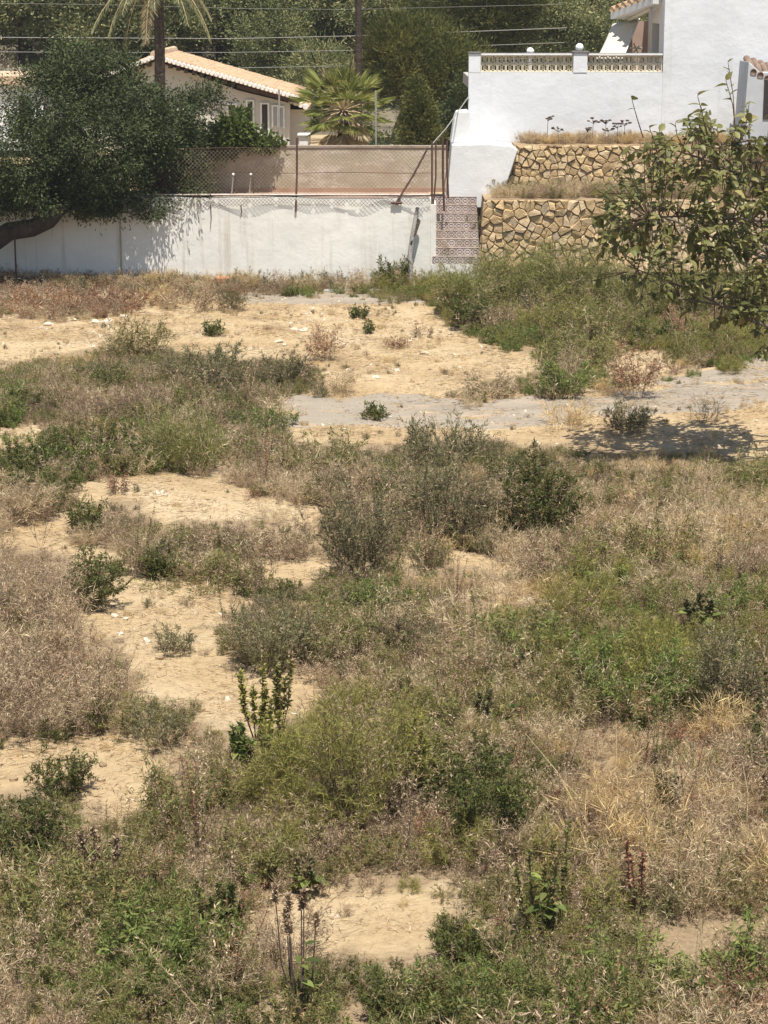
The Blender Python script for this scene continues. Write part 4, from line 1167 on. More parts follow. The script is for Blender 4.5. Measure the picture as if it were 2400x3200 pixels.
# fan palm
YFP = 50.5
fp = thing('fan_palm', 'bushy fan palm with dry skirt behind the brown wall', 'palm', W(1072, 480, YFP))
c0 = W(1072, 345, YFP)
MB().tube([W(1074, 500, YFP), W(1074, 430, YFP), c0], [.16, .17, .13], 10).build('trunk', M['palmbark'], fp)
rg = random.Random(12)
for k in range(64):
    az = k*2.399; u = k/64
    el = 1.35 - 2.5*u + rg.uniform(-.15,.15)
    dead = el < -.55
    pl_ = rg.uniform(.5, .95) * (1.0 if el > -.4 else .8)
    d = Vector((math.cos(az)*math.cos(el), math.sin(az)*math.cos(el), math.sin(el)))
    tip = c0 + d*pl_ + Vector((0,0,-.05))
    side = d.cross(Vector((0,0,1))).normalized(); upn = side.cross(d)
    Pn, Dn = [], []
    for j in range(22):
        a = -1.25 + 2.5*j/21
        Pn.append(tip); Dn.append(d*math.cos(a) + side*math.sin(a) + upn*.12*math.cos(a*2) + Vector((0,0,-.22)))
    rng_ = np.random.RandomState(700+k)
    v, f = leafquads(np.array(Pn), np.array(Dn), np.full(22, rg.uniform(.45,.65))*(1-.25*np.abs(np.linspace(-1,1,22))), np.full(22, .045), rng_, .15)
    fo = link('frond', arrmesh('frond', v, f, np.clip(rng_.beta(2,2,22)*.4+rg.uniform(.1,.6),0,1)), L['deadpalm'] if dead or rg.random() < .10 else L['fan'], fp)
    MB().tube([c0, c0.lerp(tip, .5)+Vector((0,0,.03)), tip], .011, 4).build('petiole', M['straw']).parent = fo

# ---------------------------------------------------------------- things at the foot of the white wall
lg = thing('dead_tree', 'bleached dead tree trunk leaning against the white wall near the steps', 'trunk', W(1287, 900, 44.75))
MB().tube([W(1290,905,44.7), W(1283,850,44.72), W(1281,800,44.74), W(1287,750,44.78), W(1294,715,44.84), W(1299,680,44.9), W(1305,648,44.94)],
          [.072,.062,.056,.052,.058,.045,.035], 9).build('trunk', M['greybark'], lg, True)
MB().tube([W(1285,760,44.72), W(1296,730,44.8), W(1310,690,44.85), W(1306,684,44.86)], [.03,.04,.035,.02], 7).build('split_limb', M['bark'], lg, True)
pt = thing('terracotta_pot', 'broken orange terracotta piece among dry grass at the wall foot', 'pot', G(706, 893))
c = G(706, 893)
mb = MB(); prof = [(.10,0),(.12,.05),(.145,.20),(.16,.27),(.16,.30),(.145,.30),(.13,.2),(.10,.05)]
nn = 18
for r_, z_ in prof:
    for k in range(nn): mb.v.append((c.x+r_*math.cos(2*PI*k/nn), 44.6+r_*math.sin(2*PI*k/nn), z_+.02))
for i in range(len(prof)-1):
    for k in range(nn): mb.f.append((i*nn+k, i*nn+(k+1)%nn, (i+1)*nn+(k+1)%nn, (i+1)*nn+k))
mb.build('pot', M['terracotta'], pt, True)
# bent metal frame and thin stake under the carob
bf = thing('metal_frame', 'bent black metal frame lying in weeds under the carob tree', 'frame', G(90, 905))
yq = 43.6
MB().tube([W(30,912,yq), W(34,885,yq), W(46,872,yq), W(62,871,yq), W(78,880,yq), W(96,884,yq)], .022).build('hoop', M['black'], bf, True)
MB().tube([W(52,905,yq+.2), W(56,880,yq+.2), W(70,868,yq+.2), W(128,872,yq+.2), W(130,900,yq+.2)], .02).build('hoop', M['black'], bf, True)
tag(MB().tube([W(52,885,43.9), W(48,800,43.9), W(46,745,43.9)], .02).build('wooden_stake', M['darkwood']), 'thin dark stake standing beneath the carob limb', 'stake')
tag(MB().quadbox([G(1010,915)-Vector((0,0,.05)), G(1300,912)-Vector((0,0,.05)), G(1300,908)-Vector((0,0,.05)), G(1010,910)-Vector((0,0,.05)), G(1010,915)+Vector((0,0,.05)), G(1300,912)+Vector((0,0,.05)), G(1300,908)+Vector((0,0,.05)), G(1010,910)+Vector((0,0,.05))]).build('concrete_edging', M['concrete']), kind='structure')
# bark crack stains: hanging dark root strands on the wall
for px, y0, y1 in ((753, 640, 680), (658, 640, 720)):
    tag(MB().tube([W(px, y0, YW-.012), W(px+2, (y0+y1)/2, YW-.012), W(px-1, y1, YW-.01)], [.012,.010,.004], 5).build('dead_root', M['darktwig']),
        'thin dead root hanging down the white wall, %s' % ('right one below the white rods' if px > 700 else 'left one nearest the carob tree'), 'root', 'dead roots on the white wall')

# ---------------------------------------------------------------- rocks
def rock_mesh(seed):
    rg_ = random.Random(seed); a = [rg_.uniform(-1,1) for _ in range(9)]
    return MB().sphere((0,0,0), 1, 9, 6, lambda d: tuple([1 + .22*math.sin(3*d.x*a[0]*2+a[1]*4) + .18*math.sin(4*d.y*a[2]*2+a[3]) + .15*math.sin(5*d.z+a[4]*5) for _ in range(1)]*3)).mesh('rock')
rms = [rock_mesh(k) for k in range(5)]
for m_ in rms: m_.materials.append(M['rock'])
rg = random.Random(31)
RK = [(310,972,20),(330,976,16),(155,994,15),(155,1015,13),(205,987,9),(262,983,9),(300,1008,14),(330,1012,16),(340,1005,12),(55,984,11),(110,990,9),(390,992,12),(130,1027,8),(230,1002,10),(290,1082,9),
      (920,1033,18),(950,1036,14),(980,1050,10),(868,1070,13),(910,1012,8),(1117,986,12),(1150,984,10),(955,985,8),(890,1080,9),(1325,1105,12),(1280,1068,9),(1075,1078,8),(525,1462,7),(622,1473,8),(705,1500,10),
      (360,1927,14),(690,1921,9),(1240,1160,10),(1180,1180,9),(1420,1110,9),(470,2322,8)]
for i, (px, py, s_) in enumerate(RK):
    p = G(px, py); k = s_ * p.y / F
    o = link('rock', rms[i % 5]); o.location = p + Vector((0,0,k*.12)); o.scale = (k*rg.uniform(.9,1.3), k*rg.uniform(.8,1.1), k*rg.uniform(.5,.75)); o.rotation_euler = (rg.uniform(-.3,.3), rg.uniform(-.3,.3), rg.uniform(0,6))
    zone = 'heap of pale rocks at the upper left of the sand' if i < 15 else ('middle sandy slope below the wall' if i < 27 or 31 < i < 35 else 'left foreground sand')
    special = {(310,972):'largest pale limestone rock at the top right of the loose heap, touching the russet weeds', (330,976):'second largest pale rock leaning on the largest rock of the heap', (155,994):'flat pale rock at the upper left of the loose heap', (155,1015):'flat pale rock just below the flat upper left rock of the heap', (330,1012):'broad pale rock at the lower right of the loose heap', (390,992):'lone pale rock to the right of the loose heap', (290,1082):'lone pale rock in the weeds below the loose heap', (920,1033):'largest white rock in the middle of the sandy slope', (868,1070):'pale rock lowest left of the white rocks on the sandy slope', (1117,986):'pale rock at the foot of the small dark weed on the far slope', (360,1927):'largest pale stone on the lower left sand patch', (470,2322):'pale stone at the rim of the foreground sand patch'}
    tag(o, special.get((px,py)) or {'h': 'pale limestone rock in the loose heap at the left of the sandy slope', 'm': 'pale limestone chip on the middle of the sandy slope below the wall', 'l': 'small pale stone on the foreground sand patches'}[zone[0]], 'rock', zone)

# ================================================================= WEED COVER (uncountable: scattered stuff)
TEMPL = []; TK = {}
spec = [('tan',.55,.42,4),('gold',.5,.40,2),('brown',.6,.42,4),('red',.5,.36,2),('olive',.6,.42,4),('green',.55,.36,3),('dark',.6,.42,3),('grey',.55,.42,3),('fennel',.6,.5,2)]
ti = 0
for kd, w_, h_, cnt in spec:
    for q in range(cnt):
        sV, sF, lV, lF, t_ = plant_arrays(kd, w_, h_, 300 + ti, dens=1.5, stems=16)
        TEMPL.append(template(ti, kd, [(lV, lF, t_, L[kd]), (sV, sF, None, M[KIND[kd]['stem']])]))
        TK.setdefault(kd, []).append(ti); ti += 1
ZONES = [ # px, py, rx, ry, {kind: weight}
 (590,1400,190,90,dict(green=3,olive=2)), (70,1430,230,100,dict(dark=3,green=2)), (20,1230,80,70,dict(green=4,olive=2)),
 (620,1140,340,90,dict(grey=3,olive=2,brown=1)), (250,1110,260,60,dict(gold=2,tan=2,olive=1)), (250,1270,320,90,dict(brown=3,tan=1,olive=1)),
 (900,1330,180,60,dict(grey=2,brown=1)), (700,1400,180,80,dict(tan=2,brown=2)),
 (1380,1400,330,80,dict(grey=3,brown=2)), (1400,1560,270,140,dict(grey=3,dark=1,olive=2)), (1650,1540,200,140,dict(dark=3,grey=2,olive=2)),
 (1000,1480,250,110,dict(brown=3,tan=2,grey=1)), (2000,1500,320,200,dict(tan=3,gold=2,olive=1,brown=1)), (2360,1480,110,120,dict(olive=3,green=2,fennel=1)),
 (1850,1700,560,170,dict(tan=3,brown=2,gold=1,olive=.6)), (2150,1850,320,130,dict(brown=2,tan=2,olive=1)),
 (700,1690,400,80,dict(brown=3,olive=1,grey=1)), (560,1830,260,50,dict(olive=2,dark=2,green=1)),
 (120,1800,260,180,dict(brown=3,tan=2,red=.5)), (170,2180,300,170,dict(brown=3,tan=2,red=.5)), (480,2270,150,60,dict(brown=1,dark=2,olive=1)),
 (950,2010,300,160,dict(olive=2,brown=2,grey=2)), (1250,1850,220,130,dict(brown=1,grey=1,green=1.5,tan=1)), (1500,1880,220,80,dict(gold=3,tan=2,olive=1)),
 (1450,2080,330,180,dict(tan=3,brown=2,olive=.8)), (2000,2020,380,170,dict(green=3,olive=2,fennel=2)), (1700,2180,340,140,dict(olive=3,green=2,fennel=1)),
 (2300,2180,220,200,dict(dark=1.5,olive=2,grey=1.5)), (2050,2480,360,220,dict(tan=3,gold=2,brown=2,red=.5)), (1480,2530,160,110,dict(dark=3,olive=1)),
 (1000,2380,380,220,dict(fennel=2,olive=2,brown=1,tan=1)), (1150,2560,220,120,dict(brown=2,fennel=1,red=1)), (620,2480,260,160,dict(tan=2,brown=2,olive=1)),
 (100,2560,180,200,dict(dark=3,olive=2,green=1)), (420,2640,360,180,dict(olive=3,brown=2,green=1)), (850,2700,320,120,dict(brown=2,olive=2,red=.6)),
 (1900,2750,520,200,dict(tan=2,brown=3,olive=1,red=.7)), (1650,2800,260,200,dict(olive=3,fennel=1,grey=1)), (2250,2900,240,230,dict(tan=2,brown=2,olive=1)),
 (430,3040,280,150,dict(green=4,olive=2)), (120,3080,240,180,dict(brown=2,tan=1,olive=1)), (850,3050,330,180,dict(brown=2,olive=1.5,tan=1)),
 (1300,3160,520,140,dict(dark=2,olive=2,green=2)), (1900,3100,420,140,dict(green=2,olive=3)), (2300,3140,220,120,dict(red=2,brown=2,olive=1)),
 (200,945,330,50,dict(red=3,brown=2)), (600,930,180,30,dict(brown=2,tan=2,grey=1)), (1750,930,420,150,dict(fennel=2,olive=3,green=4,dark=1.5)), (2100,960,380,130,dict(fennel=2,olive=3,green=4,dark=1)), (1750,1120,260,60,dict(olive=2,dark=1)),
 (2250,1080,240,70,dict(olive=2,fennel=1,red=1)), (1680,1180,330,50,dict(brown=1,green=2,tan=1)), (1950,1330,420,50,dict(gold=2,tan=2,grey=.7)),
]
rng = np.random.RandomState(77)
def scatter(n, yr, seed):
    r = np.random.RandomState(seed)
    y = np.sqrt(r.uniform(yr[0]**2, yr[1]**2, n)); x = r.uniform(-1, 1, n) * (y * .205 + .8)
    return x, y
x, y = scatter(26000, (9.3, 45), 78)
z = field_h(x, y)
px, py = proj(np.stack([x, y, z], 1))
keep = ~bareness(px + rng.normal(size=len(px))*26, py + rng.normal(size=len(px))*13) | ((py > 2700) & (rng.uniform(size=len(px)) < .3))
gap = nz(x, y, 31, 4, .35)
keep &= rng.uniform(size=len(x)) < np.clip(.85 + .6 * gap, .18, 1)
keep &= ~((py < 918) & (px > 640) & (px < 1340))
keep &= (y < 44.8) & ~((px > 1340) & (py < 870))
x, y, z, px, py = (a[keep] for a in (x, y, z, px, py))
sc = rng.uniform(.32, .88, len(x)) * (1 + .35 * nz(x, y, 33, 3, .3)) * np.where(rng.uniform(size=len(x)) < .10, 1.5, 1.0)
# keep tops from hiding the bare ground behind
for fr in (1.1, .75, .5):
    tall = .45 * sc * fr * F / y
    hid = bareness(px, py - tall)
    sc = np.where(hid, sc * (.6 if fr > 1 else .68), sc)
hid = bareness(px, py - .45 * sc * .7 * F / y)
keep = ~(hid & (rng.uniform(size=len(x)) < .88))
x, y, z, px, py, sc = (a[keep] for a in (x, y, z, px, py, sc))
kinds = [s_[0] for s_ in spec]
wgt = np.zeros((len(x), len(kinds)))
base = dict(tan=.95, brown=.7, olive=.18, gold=.15, grey=.15, red=.05)
n1 = nz(x, y, 41, 3, .35); n2 = nz(x, y, 42, 3, .5)
for k_, v_ in base.items(): wgt[:, kinds.index(k_)] += v_
wgt[:, kinds.index('olive')] += np.clip(n1, 0, 1) * .5; wgt[:, kinds.index('green')] += np.clip(n1 - .4, 0, 1) * .5; wgt[:, kinds.index('dark')] += np.clip(-n1 - .35, 0, 1) * .5
wgt[:, kinds.index('tan')] += np.clip(n2, 0, 1) * .6
for (zx, zy, rx, ry, d) in ZONES:
    q = np.exp(-((px - zx) / rx) ** 2 - ((py - zy) / ry) ** 2) * 4.5
    for k_, v_ in d.items():
        if k_ in kinds and v_: wgt[:, kinds.index(k_)] += v_ * q
wgt /= wgt.sum(1, keepdims=True)
cum = wgt.cumsum(1); u = rng.uniform(size=(len(x), 1)); ki = (u > cum).sum(1).clip(0, len(kinds) - 1)
idx = np.array([TK[kinds[k_]][rng.randint(len(TK[kinds[k_]]))] for k_ in ki])
gn_scatter('weed_cover', np.stack([x, y, z - .02], 1), rng.uniform(0, 6.28, len(x)), sc, idx, TEMPL)

# thin upright stalks standing above the weed cover
ST = []
for q in range(5):
    r_ = np.random.RandomState(600 + q); n_ = 4
    A_ = np.stack([r_.normal(size=n_)*.07, r_.normal(size=n_)*.07, np.zeros(n_)], 1); B_ = A_ + np.stack([r_.normal(size=n_)*.22, r_.normal(size=n_)*.22, r_.uniform(.5, 1.0, n_)], 1)
    sV, sF = prisms(A_, B_, .0032, .0014)
    nl_ = 260; c_ = r_.randint(0, n_, nl_); t_ = r_.uniform(.25, 1, nl_)[:, None]
    lV, lF = leafquads(A_[c_]*(1-t_) + B_[c_]*t_, r_.normal(size=(nl_, 3)) + np.array([0,0,.8]), r_.uniform(.015, .05, nl_), r_.uniform(.006, .012, nl_), r_)
    kd = ('brown','tan','dark','olive','red')[q]
    ST.append(template(q, 'stalk', [(lV, lF, r_.beta(2,2,nl_), L[kd]), (sV, sF, None, M[('twig','straw','darktwig','greentwig','darktwig')[q]])]))
x, y = scatter(1500, (9.5, 40), 90); z = field_h(x, y); px, py = proj(np.stack([x, y, z], 1))
keep = ~bareness(px, py) & (nz(x, y, 61, 4, .4) > -.25) & ~bareness(px, py - .35*F/y) & ~bareness(px, py - .6*F/y)
x, y, z, px, py = (a[keep] for a in (x, y, z, px, py))
gn_scatter('tall_stalks', np.stack([x, y, z-.02], 1), rng.uniform(0, 6.28, len(x)), rng.uniform(.45, 1.0, len(x)), rng.choice(5, len(x), p=[.3,.25,.15,.2,.1]), ST)

# sparse dry tufts and litter on the bare sand
x, y = scatter(5200, (11, 45), 80); z = field_h(x, y); px, py = proj(np.stack([x, y, z], 1))
keep = (nz(x, y, 51, 4, .5) > .15) & (px < 2500) & bareness(px, py)
x, y, z = x[keep], y[keep], z[keep]
sm = [TK['tan'][0], TK['brown'][0], TK['gold'][0], TK['tan'][1], TK['grey'][0]]
gn_scatter('dry_tufts', np.stack([x, y, z - .01], 1), rng.uniform(0, 6.28, len(x)), rng.uniform(.08, .30, len(x)) ** 1.0, np.array(sm)[rng.randint(0, 5, len(x))], TEMPL)
# straw and broken stems lying on the bare earth
LT = []
for q in range(4):
    r_ = np.random.RandomState(650 + q); n_ = 46
    P_ = np.stack([r_.normal(size=n_)*.22, r_.normal(size=n_)*.16, r_.uniform(.004, .02, n_)], 1); a_ = r_.normal(size=n_)*.9 + (r_.uniform(size=n_) < .5)*PI
    lV, lF = leafquads(P_, np.stack([np.cos(a_), np.sin(a_), r_.normal(size=n_)*.05], 1), r_.uniform(.03, .15, n_), r_.uniform(.003, .009, n_), r_)
    LT.append(template(q, 'litter', [(lV, lF, r_.beta(1.2,1.5,n_), L[('tan','brown','gold','brown')[q]])]))
x, y = scatter(5200, (10.5, 45), 95); z = field_h(x, y); px, py = proj(np.stack([x, y, z], 1))
keep = bareness(px, py) & (nz(x, y, 66, 4, .5) > -.45)
x, y, z = x[keep], y[keep], z[keep]
gn_scatter('straw_litter', np.stack([x, y, z+.004], 1), rng.uniform(0, 6.28, len(x)), rng.uniform(.6, 1.3, len(x)), rng.randint(0, 4, len(x)), LT)
# pebbles
pm_ = []
for k in range(3):
    m_ = rock_mesh(50 + k); m_.materials.append(M['rock'] if k < 2 else M['soil']); pm_.append(bpy.data.objects.new('%02d_pebble' % k, m_))
x, y = scatter(3500, (11, 45), 81); z = field_h(x, y); px, py = proj(np.stack([x, y, z], 1))
keep = (nz(x, y, 55, 4, .3) > -.2) & bareness(px, py)
x, y, z = x[keep], y[keep], z[keep]
gn_scatter('pebbles', np.stack([x, y, z], 1), rng.uniform(0, 6.28, len(x)), .008 + .035 * rng.uniform(size=len(x)) ** 3, rng.randint(0, 3, len(x)), pm_)

# dry grass fringe along the foot of the white wall, beds on the stone terraces
def fringe(name, pts, kindmix, s0, s1, seed):
    r = np.random.RandomState(seed); pts = np.array(pts)
    idx = np.array([TK[kindmix[r.randint(len(kindmix))]][0] + r.randint(2) for _ in pts])
    return gn_scatter(name, pts, r.uniform(0, 6.28, len(pts)), r.uniform(s0, s1, len(pts)), idx, TEMPL)
r = np.random.RandomState(5)
pts = []
for k in range(430):
    px_ = r.uniform(-150, 1340); yy = 44.95 - abs(r.normal()) * (.55 if px_ < 620 else .22)
    dense = 1 if px_ < 620 else .38
    if r.uniform() < dense: p = W(px_, 905, yy); pts.append((p.x, yy, -.02))
fringe('dry_grass', pts, ['tan','gold','brown','tan','grey'], .5, 1.35, 6)
pts = []
for k in range(360):
    x_ = r.uniform(xz(1545,620,YL)[0], 9.5); yy = r.uniform(YL+.12, YU-.12); pts.append((x_, yy, zsh+.0))
fringe('shelf_grass', pts, ['tan','brown','tan','olive','brown'], .45, .95, 7)
pts = []
for k in range(200):
    x_ = r.uniform(xz(1640,455,YU)[0], 9.5); yy = r.uniform(YU+.1, YU+.8); pts.append((x_, yy, zup))
fringe('upper_bed_grass', pts, ['tan','brown','gold'], .35, .85, 8)

# ================================================================= SHRUBS AND WEEDS ONE CAN TELL APART
SH = [
 # kind, px, base py, w, h, label
 ('broom', 585,1475,270,190,'bright green upright broom bush at the back edge of the left sand patch'),
 ('grey', 1130,1830,250,330,'dark grey spiky bush at the right end of the curved sand patch',dict(up=1)),
 ('dark', 1670,1690,260,300,'darkest green erect bush in the middle right of the field'),
 ('grey', 1400,1690,290,290,'grey green rounded bush left of the darkest erect bush'),
 ('grey', 1400,1470,320,170,'brownish grey twiggy bush just below the asphalt track'),
 ('olive', 1000,1490,320,150,'low brown green bush between asphalt track and curved sand patch'),
 ('grey', 850,2085,320,215,'grey green sprawling bush at the right of the lower sand patch'),
 ('olive', 1060,2060,310,190,'olive brown sprawling bush behind the yellow green fennel'),
 ('fennel', 1130,2580,360,540,'tall yellow green feathery fennel with dark woody stems'),
 ('fennel', 900,2470,260,270,'smaller feathery fennel bush left of the tall fennel'),
 ('dark', 1490,2640,310,300,'dense dark green drooping bush right of the tall fennel'),
 ('brown', 130,1960,360,250,'large rounded brown dry bush at the left edge beside the upper sand'),
 ('brown', 140,2300,430,330,'largest pinkish brown dry bush at the left edge in the middle of the field'),
 ('grey', 490,2330,240,140,'dark purplish low bush at the lower edge of the lower sand patch'),
 ('green', 1960,2230,420,260,'yellow green leafy bush at the right middle of the field'),
 ('olive', 1700,2300,380,230,'olive green leafy bush in front of the dry tan grass'),
 ('green', 430,3130,360,200,'bright green feathery weed at the lower left'),
 ('dark', 60,2680,260,280,'dark green bush at the left edge of the foreground'),
 ('dark', 190,2480,230,170,'dark seedy weed standing in the foreground sand patch at left'),
 ('brown', 700,1735,300,115,'low brown weed row in the middle of the curved sand patch'),
 ('brown', 890,1735,240,105,'low brown weed row at the right of the curved sand patch'),
 ('olive', 500,1728,240,105,'low olive brown weed row at the left of the curved sand patch'),
 ('olive', 570,1848,340,48,'long low green weed strip between two sand bands'),
 ('dark', 265,1690,110,140,'dark green weed at the left tip of the curved sand patch'),
 ('red', 375,1540,80,75,'small purplish weed on the left rim of the curved sand patch'),
 ('dark', 300,1900,150,220,'tall dark stalky weed between left brown bush and sand'),
 ('grey', 540,2040,170,90,'small dark weed with curled tops standing on the lower sand'),
 ('red', 1015,1125,110,120,'tall reddish brown weed standing alone on the sandy slope'),
 ('dark', 668,1050,60,55,'small green weed alone on the upper sandy slope'),
 ('dark', 1122,995,60,45,'small dark weed among stones at the far side of the slope'),
 ('dark', 1150,1042,30,45,'tiny upright weed on the sandy slope right of the reddish weed'),
 ('red', 1240,1085,90,40,'low flat russet weed on the right of the sandy slope'),
 ('brown', 1320,1055,80,45,'low brown weed below the green bank on the sandy slope'),
 ('dark', 1165,1310,95,50,'small green plant growing through the grey asphalt'),
 ('grey', 2200,1310,170,95,'leafless twiggy shrub growing at the edge of the asphalt',dict(bare=1)),
 ('red', 1985,1240,170,170,'russet dry shrub between the two asphalt slabs'),
 ('green', 1770,1240,200,120,'bright green bush on the upper edge of the asphalt'),
 ('brown', 1520,1245,200,90,'pinkish brown dry bush left of the bright green bush by the asphalt'),
 ('gold', 1770,1335,190,75,'golden dry grass clump on the lower edge of the asphalt'),
 ('grey', 1960,1345,190,90,'grey twiggy bush right of the golden grass clump'),
 ('tan', 870,1315,130,90,'pale dry stalks at the left end of the asphalt'),
 ('tan', 1070,1235,110,90,'pale dry stalks at the lower edge of the sandy slope'),
 ('grey', 640,1215,330,130,'wide grey green weed bank left below the sandy slope'),
 ('olive', 430,1130,240,150,'brown green weed mound below the rock heap'),
 ('grey', 890,1205,180,110,'grey green weed mound at the right end of the weed bank'),
 ('red', 130,985,260,90,'russet weed bank under the carob tree at far left'),
 ('red', 380,975,220,90,'russet and tan weed bank right of the pale rocks'),
 ('brown', 600,970,200,75,'brown weed bank in front of the dry wall grass'),
 ('grey', 720,970,110,55,'low dark grey weeds on the far sand edge'),
 ('dark', 1220,908,115,120,'small conical dark shrub against the white wall beside the dead trunk'),
 ('green', 30,1290,130,110,'bright green bush at the left edge above the dark weeds'),
 ('dark', 130,1480,250,130,'dark green weed bank at the left edge below pale rubble'),
 ('tan', 80,1620,220,150,'tall tan grass at the left edge beside the curved sand patch'),
 ('tan', 1560,1895,220,160,'golden tan grass clump around the small right sand patch'),
 ('green', 1200,1930,190,130,'bright green weed below the dark grey spiky bush'),
 ('grey', 2290,2250,240,330,'grey stalky bush at the right edge of the field'),
 ('gold', 1960,2620,360,260,'orange tan dry bush at the right of the foreground'),
 ('tan', 2210,2600,330,230,'tan dry bush at the right edge of the foreground'),
 ('brown', 1750,1830,360,160,'tan brown dry weed mass right of the small sand patches'),
 ('tan', 2120,1760,360,230,'tall tan dry weed mass at the right edge below the track'),
 ('olive', 2340,1560,190,170,'olive green bush at the right edge below the dappled shade'),
 ('olive', 1750,3190,420,200,'olive green weed mass at the bottom right'),
 ('dark', 1250,3230,420,170,'dark green low weed mass at the bottom centre'),
 ('brown', 900,3000,300,230,'brown dry weed mass in the lower middle foreground'),
 ('red', 2290,3170,260,200,'russet dry weed at the bottom right corner'),
 ('brown', 420,2780,330,190,'brown and green weed mass at the left of the foreground'),
 ('olive', 800,2740,300,170,'olive weed mass below the smaller fennel'),
 # green bank at the foot of the stone wall
 ('broom', 1450,985,190,170,'green broom bush at the left end of the bank below the steps'),
 ('broom', 1600,960,260,190,'green broom bush in front of the left part of the lower stone wall'),
 ('broom', 1800,980,280,220,'green broom bush in front of the middle of the lower stone wall'),
 ('broom', 2010,1000,300,190,'green broom bush behind the overhanging branch tips'),
 ('broom', 2230,1010,300,180,'green broom bush below the overhanging branches at right'),
 ('fennel', 1760,1060,250,150,'yellow green feathery bush in the middle of the green bank'),
 ('grey', 1680,1000,110,95,'blue green weed inside the green bank'),
 ('brown', 1560,1060,110,120,'tan dry bush at the front of the green bank'),
 ('dark', 1470,1030,140,110,'dark green bush at the front left corner of the green bank'),
 ('broom', 1900,1070,230,140,'green broom bush at the front of the bank above the sand'),
 ('dark', 2040,1085,150,85,'dark green low bush beside the small sand pocket'),
 ('olive', 1840,1130,240,110,'olive brown bush at the front edge of the green bank'),
 ('olive', 1740,1150,170,80,'pale green drooping weed at the sandy front of the bank'),
 ('red', 2150,1075,180,120,'dark russet weeds below the overhanging leaves'),
 ('fennel', 2280,1100,220,100,'yellow green grassy bush above the asphalt at right'),
 ('olive', 1400,895,90,75,'tall green weeds in front of the white step base'),
]
for i, e in enumerate(SH):
    kd, px_, py_, w_, h_, lab = e[:6]
    opt = e[6] if len(e) > 6 else {}
    p = G(px_, py_); k = p.y / F
    wm, hm = w_ * k, h_ * k * 1.12
    leaf = min(1.9, max(1.0, p.y / 17))      # far plants use fewer, slightly larger leaves
    dn = 1.5 * (1.5 if kd in ('dark','grey') else 1.25 if kd in ('broom','green') else 1.0)
    kw = dict(dens=dn, lscale=leaf, lean=.55 if opt.get('up') else None)
    if opt.get('bare'): kw['dens'] = .12
    nm = {'tan':'dry_grass_clump','gold':'dry_grass_clump','fennel':'fennel_bush','broom':'broom_bush'}.get(kd, 'weed_bush')
    plant_thing(nm, kd, p + Vector((0,0,-.02)), wm, hm, lab, 900 + i, **kw)

plant_thing('weed_bush', 'grey', W(1478, 745, 46.1), .45, .55, 'dark dry weed growing on the tiled steps against the stone wall', 1990, dens=2.2, lscale=1.6)
plant_thing('weed_bush', 'brown', W(1385, 800, 45.15), .25, .4, 'thin brown weed growing at the left side of the tiled steps', 1991, dens=1.2, lscale=1.6)
# spiky amaranth-like weeds: thick seed spikes on stalks with broad leaves
def bigleaf(mb, p, d, ln, wd, up=Vector((0,0,1))):
    d = d.normalized(); s_ = d.cross(up).normalized(); n_ = s_.cross(d)
    prof = [(0,.04),(.18,.75),(.42,1),(.7,.7),(1,.02)]
    b = len(mb.v)
    for t_, w_ in prof:
        c_ = p + d*ln*t_ - n_*ln*.22*t_*t_
        mb.v += [tuple(c_ - s_*wd*.5*w_ + n_*wd*.16*w_), tuple(c_), tuple(c_ + s_*wd*.5*w_ + n_*wd*.16*w_)]
    for k in range(4):
        for j in range(2): mb.f.append((b+3*k+j, b+3*k+j+1, b+3*k+3+j+1, b+3*k+3+j))
def spike_weed(label, p, h, spread, nst, nleaf, seed, lk='dark', spike=.45, ll=.11, w0=.018):
    rg = random.Random(seed); rn = np.random.RandomState(seed)
    o = thing('spike_weed', label, 'weed', p); p = Vector(p)
    for k in range(nst):
        Pl, Dl = [], []
        az = rg.uniform(0, 6.28); q = spread*rg.uniform(.2, 1); hh = h*rg.uniform(.6, 1)
        e = p + Vector((math.cos(az)*q, math.sin(az)*q, hh)); m_ = p + Vector((math.cos(az)*q*.75, math.sin(az)*q*.75, hh*.45))
        pts = [p, p.lerp(m_, .6), m_, m_.lerp(e, .5) + Vector((0,0,.02)), e]
        MB().tube(pts, [.007,.006,.005,.004,.003], 5).build('stalk', M['darktwig'], o)
        for j in range(110):
            t_ = 1 - spike*rg.random(); s_ = t_*4; a = min(int(s_), 3); fr = s_-a
            c_ = pts[a].lerp(pts[a+1], fr); Pl.append(c_); Dl.append(Vector((rg.gauss(0,1), rg.gauss(0,1), rg.gauss(.5,.6))))
        n_ = len(Pl)
        v, f = leafquads(np.array(Pl), np.array(Dl), np.full(n_, w0*1.3)*rn.uniform(.6,1.2,n_), np.full(n_, w0*.6), rn)
        link('seed_spike', arrmesh('seed_spike', v, f, rn.beta(2,2,n_)), L[lk], o)
    for k in range(nleaf):
        mb = MB(); az = rg.uniform(0, 6.28); zz = h*rg.uniform(.08, .6)
        s_ = p + Vector((math.cos(az)*spread*.25*zz/h, math.sin(az)*spread*.25*zz/h, zz))
        l_ = ll*rg.uniform(.6, 1.25)
        bigleaf(mb, s_, Vector((math.cos(az), math.sin(az), rg.uniform(-.1, .7))), l_, l_*.55)
        me = mb.mesh('leaf', True); a = me.attributes.new('tint', 'FLOAT', 'FACE'); a.data.foreach_set('value', np.full(len(me.polygons), rg.random(), np.float32))
        link('leaf', me, L['green'] if rg.random() < .6 else L['vine'], o)
    return o
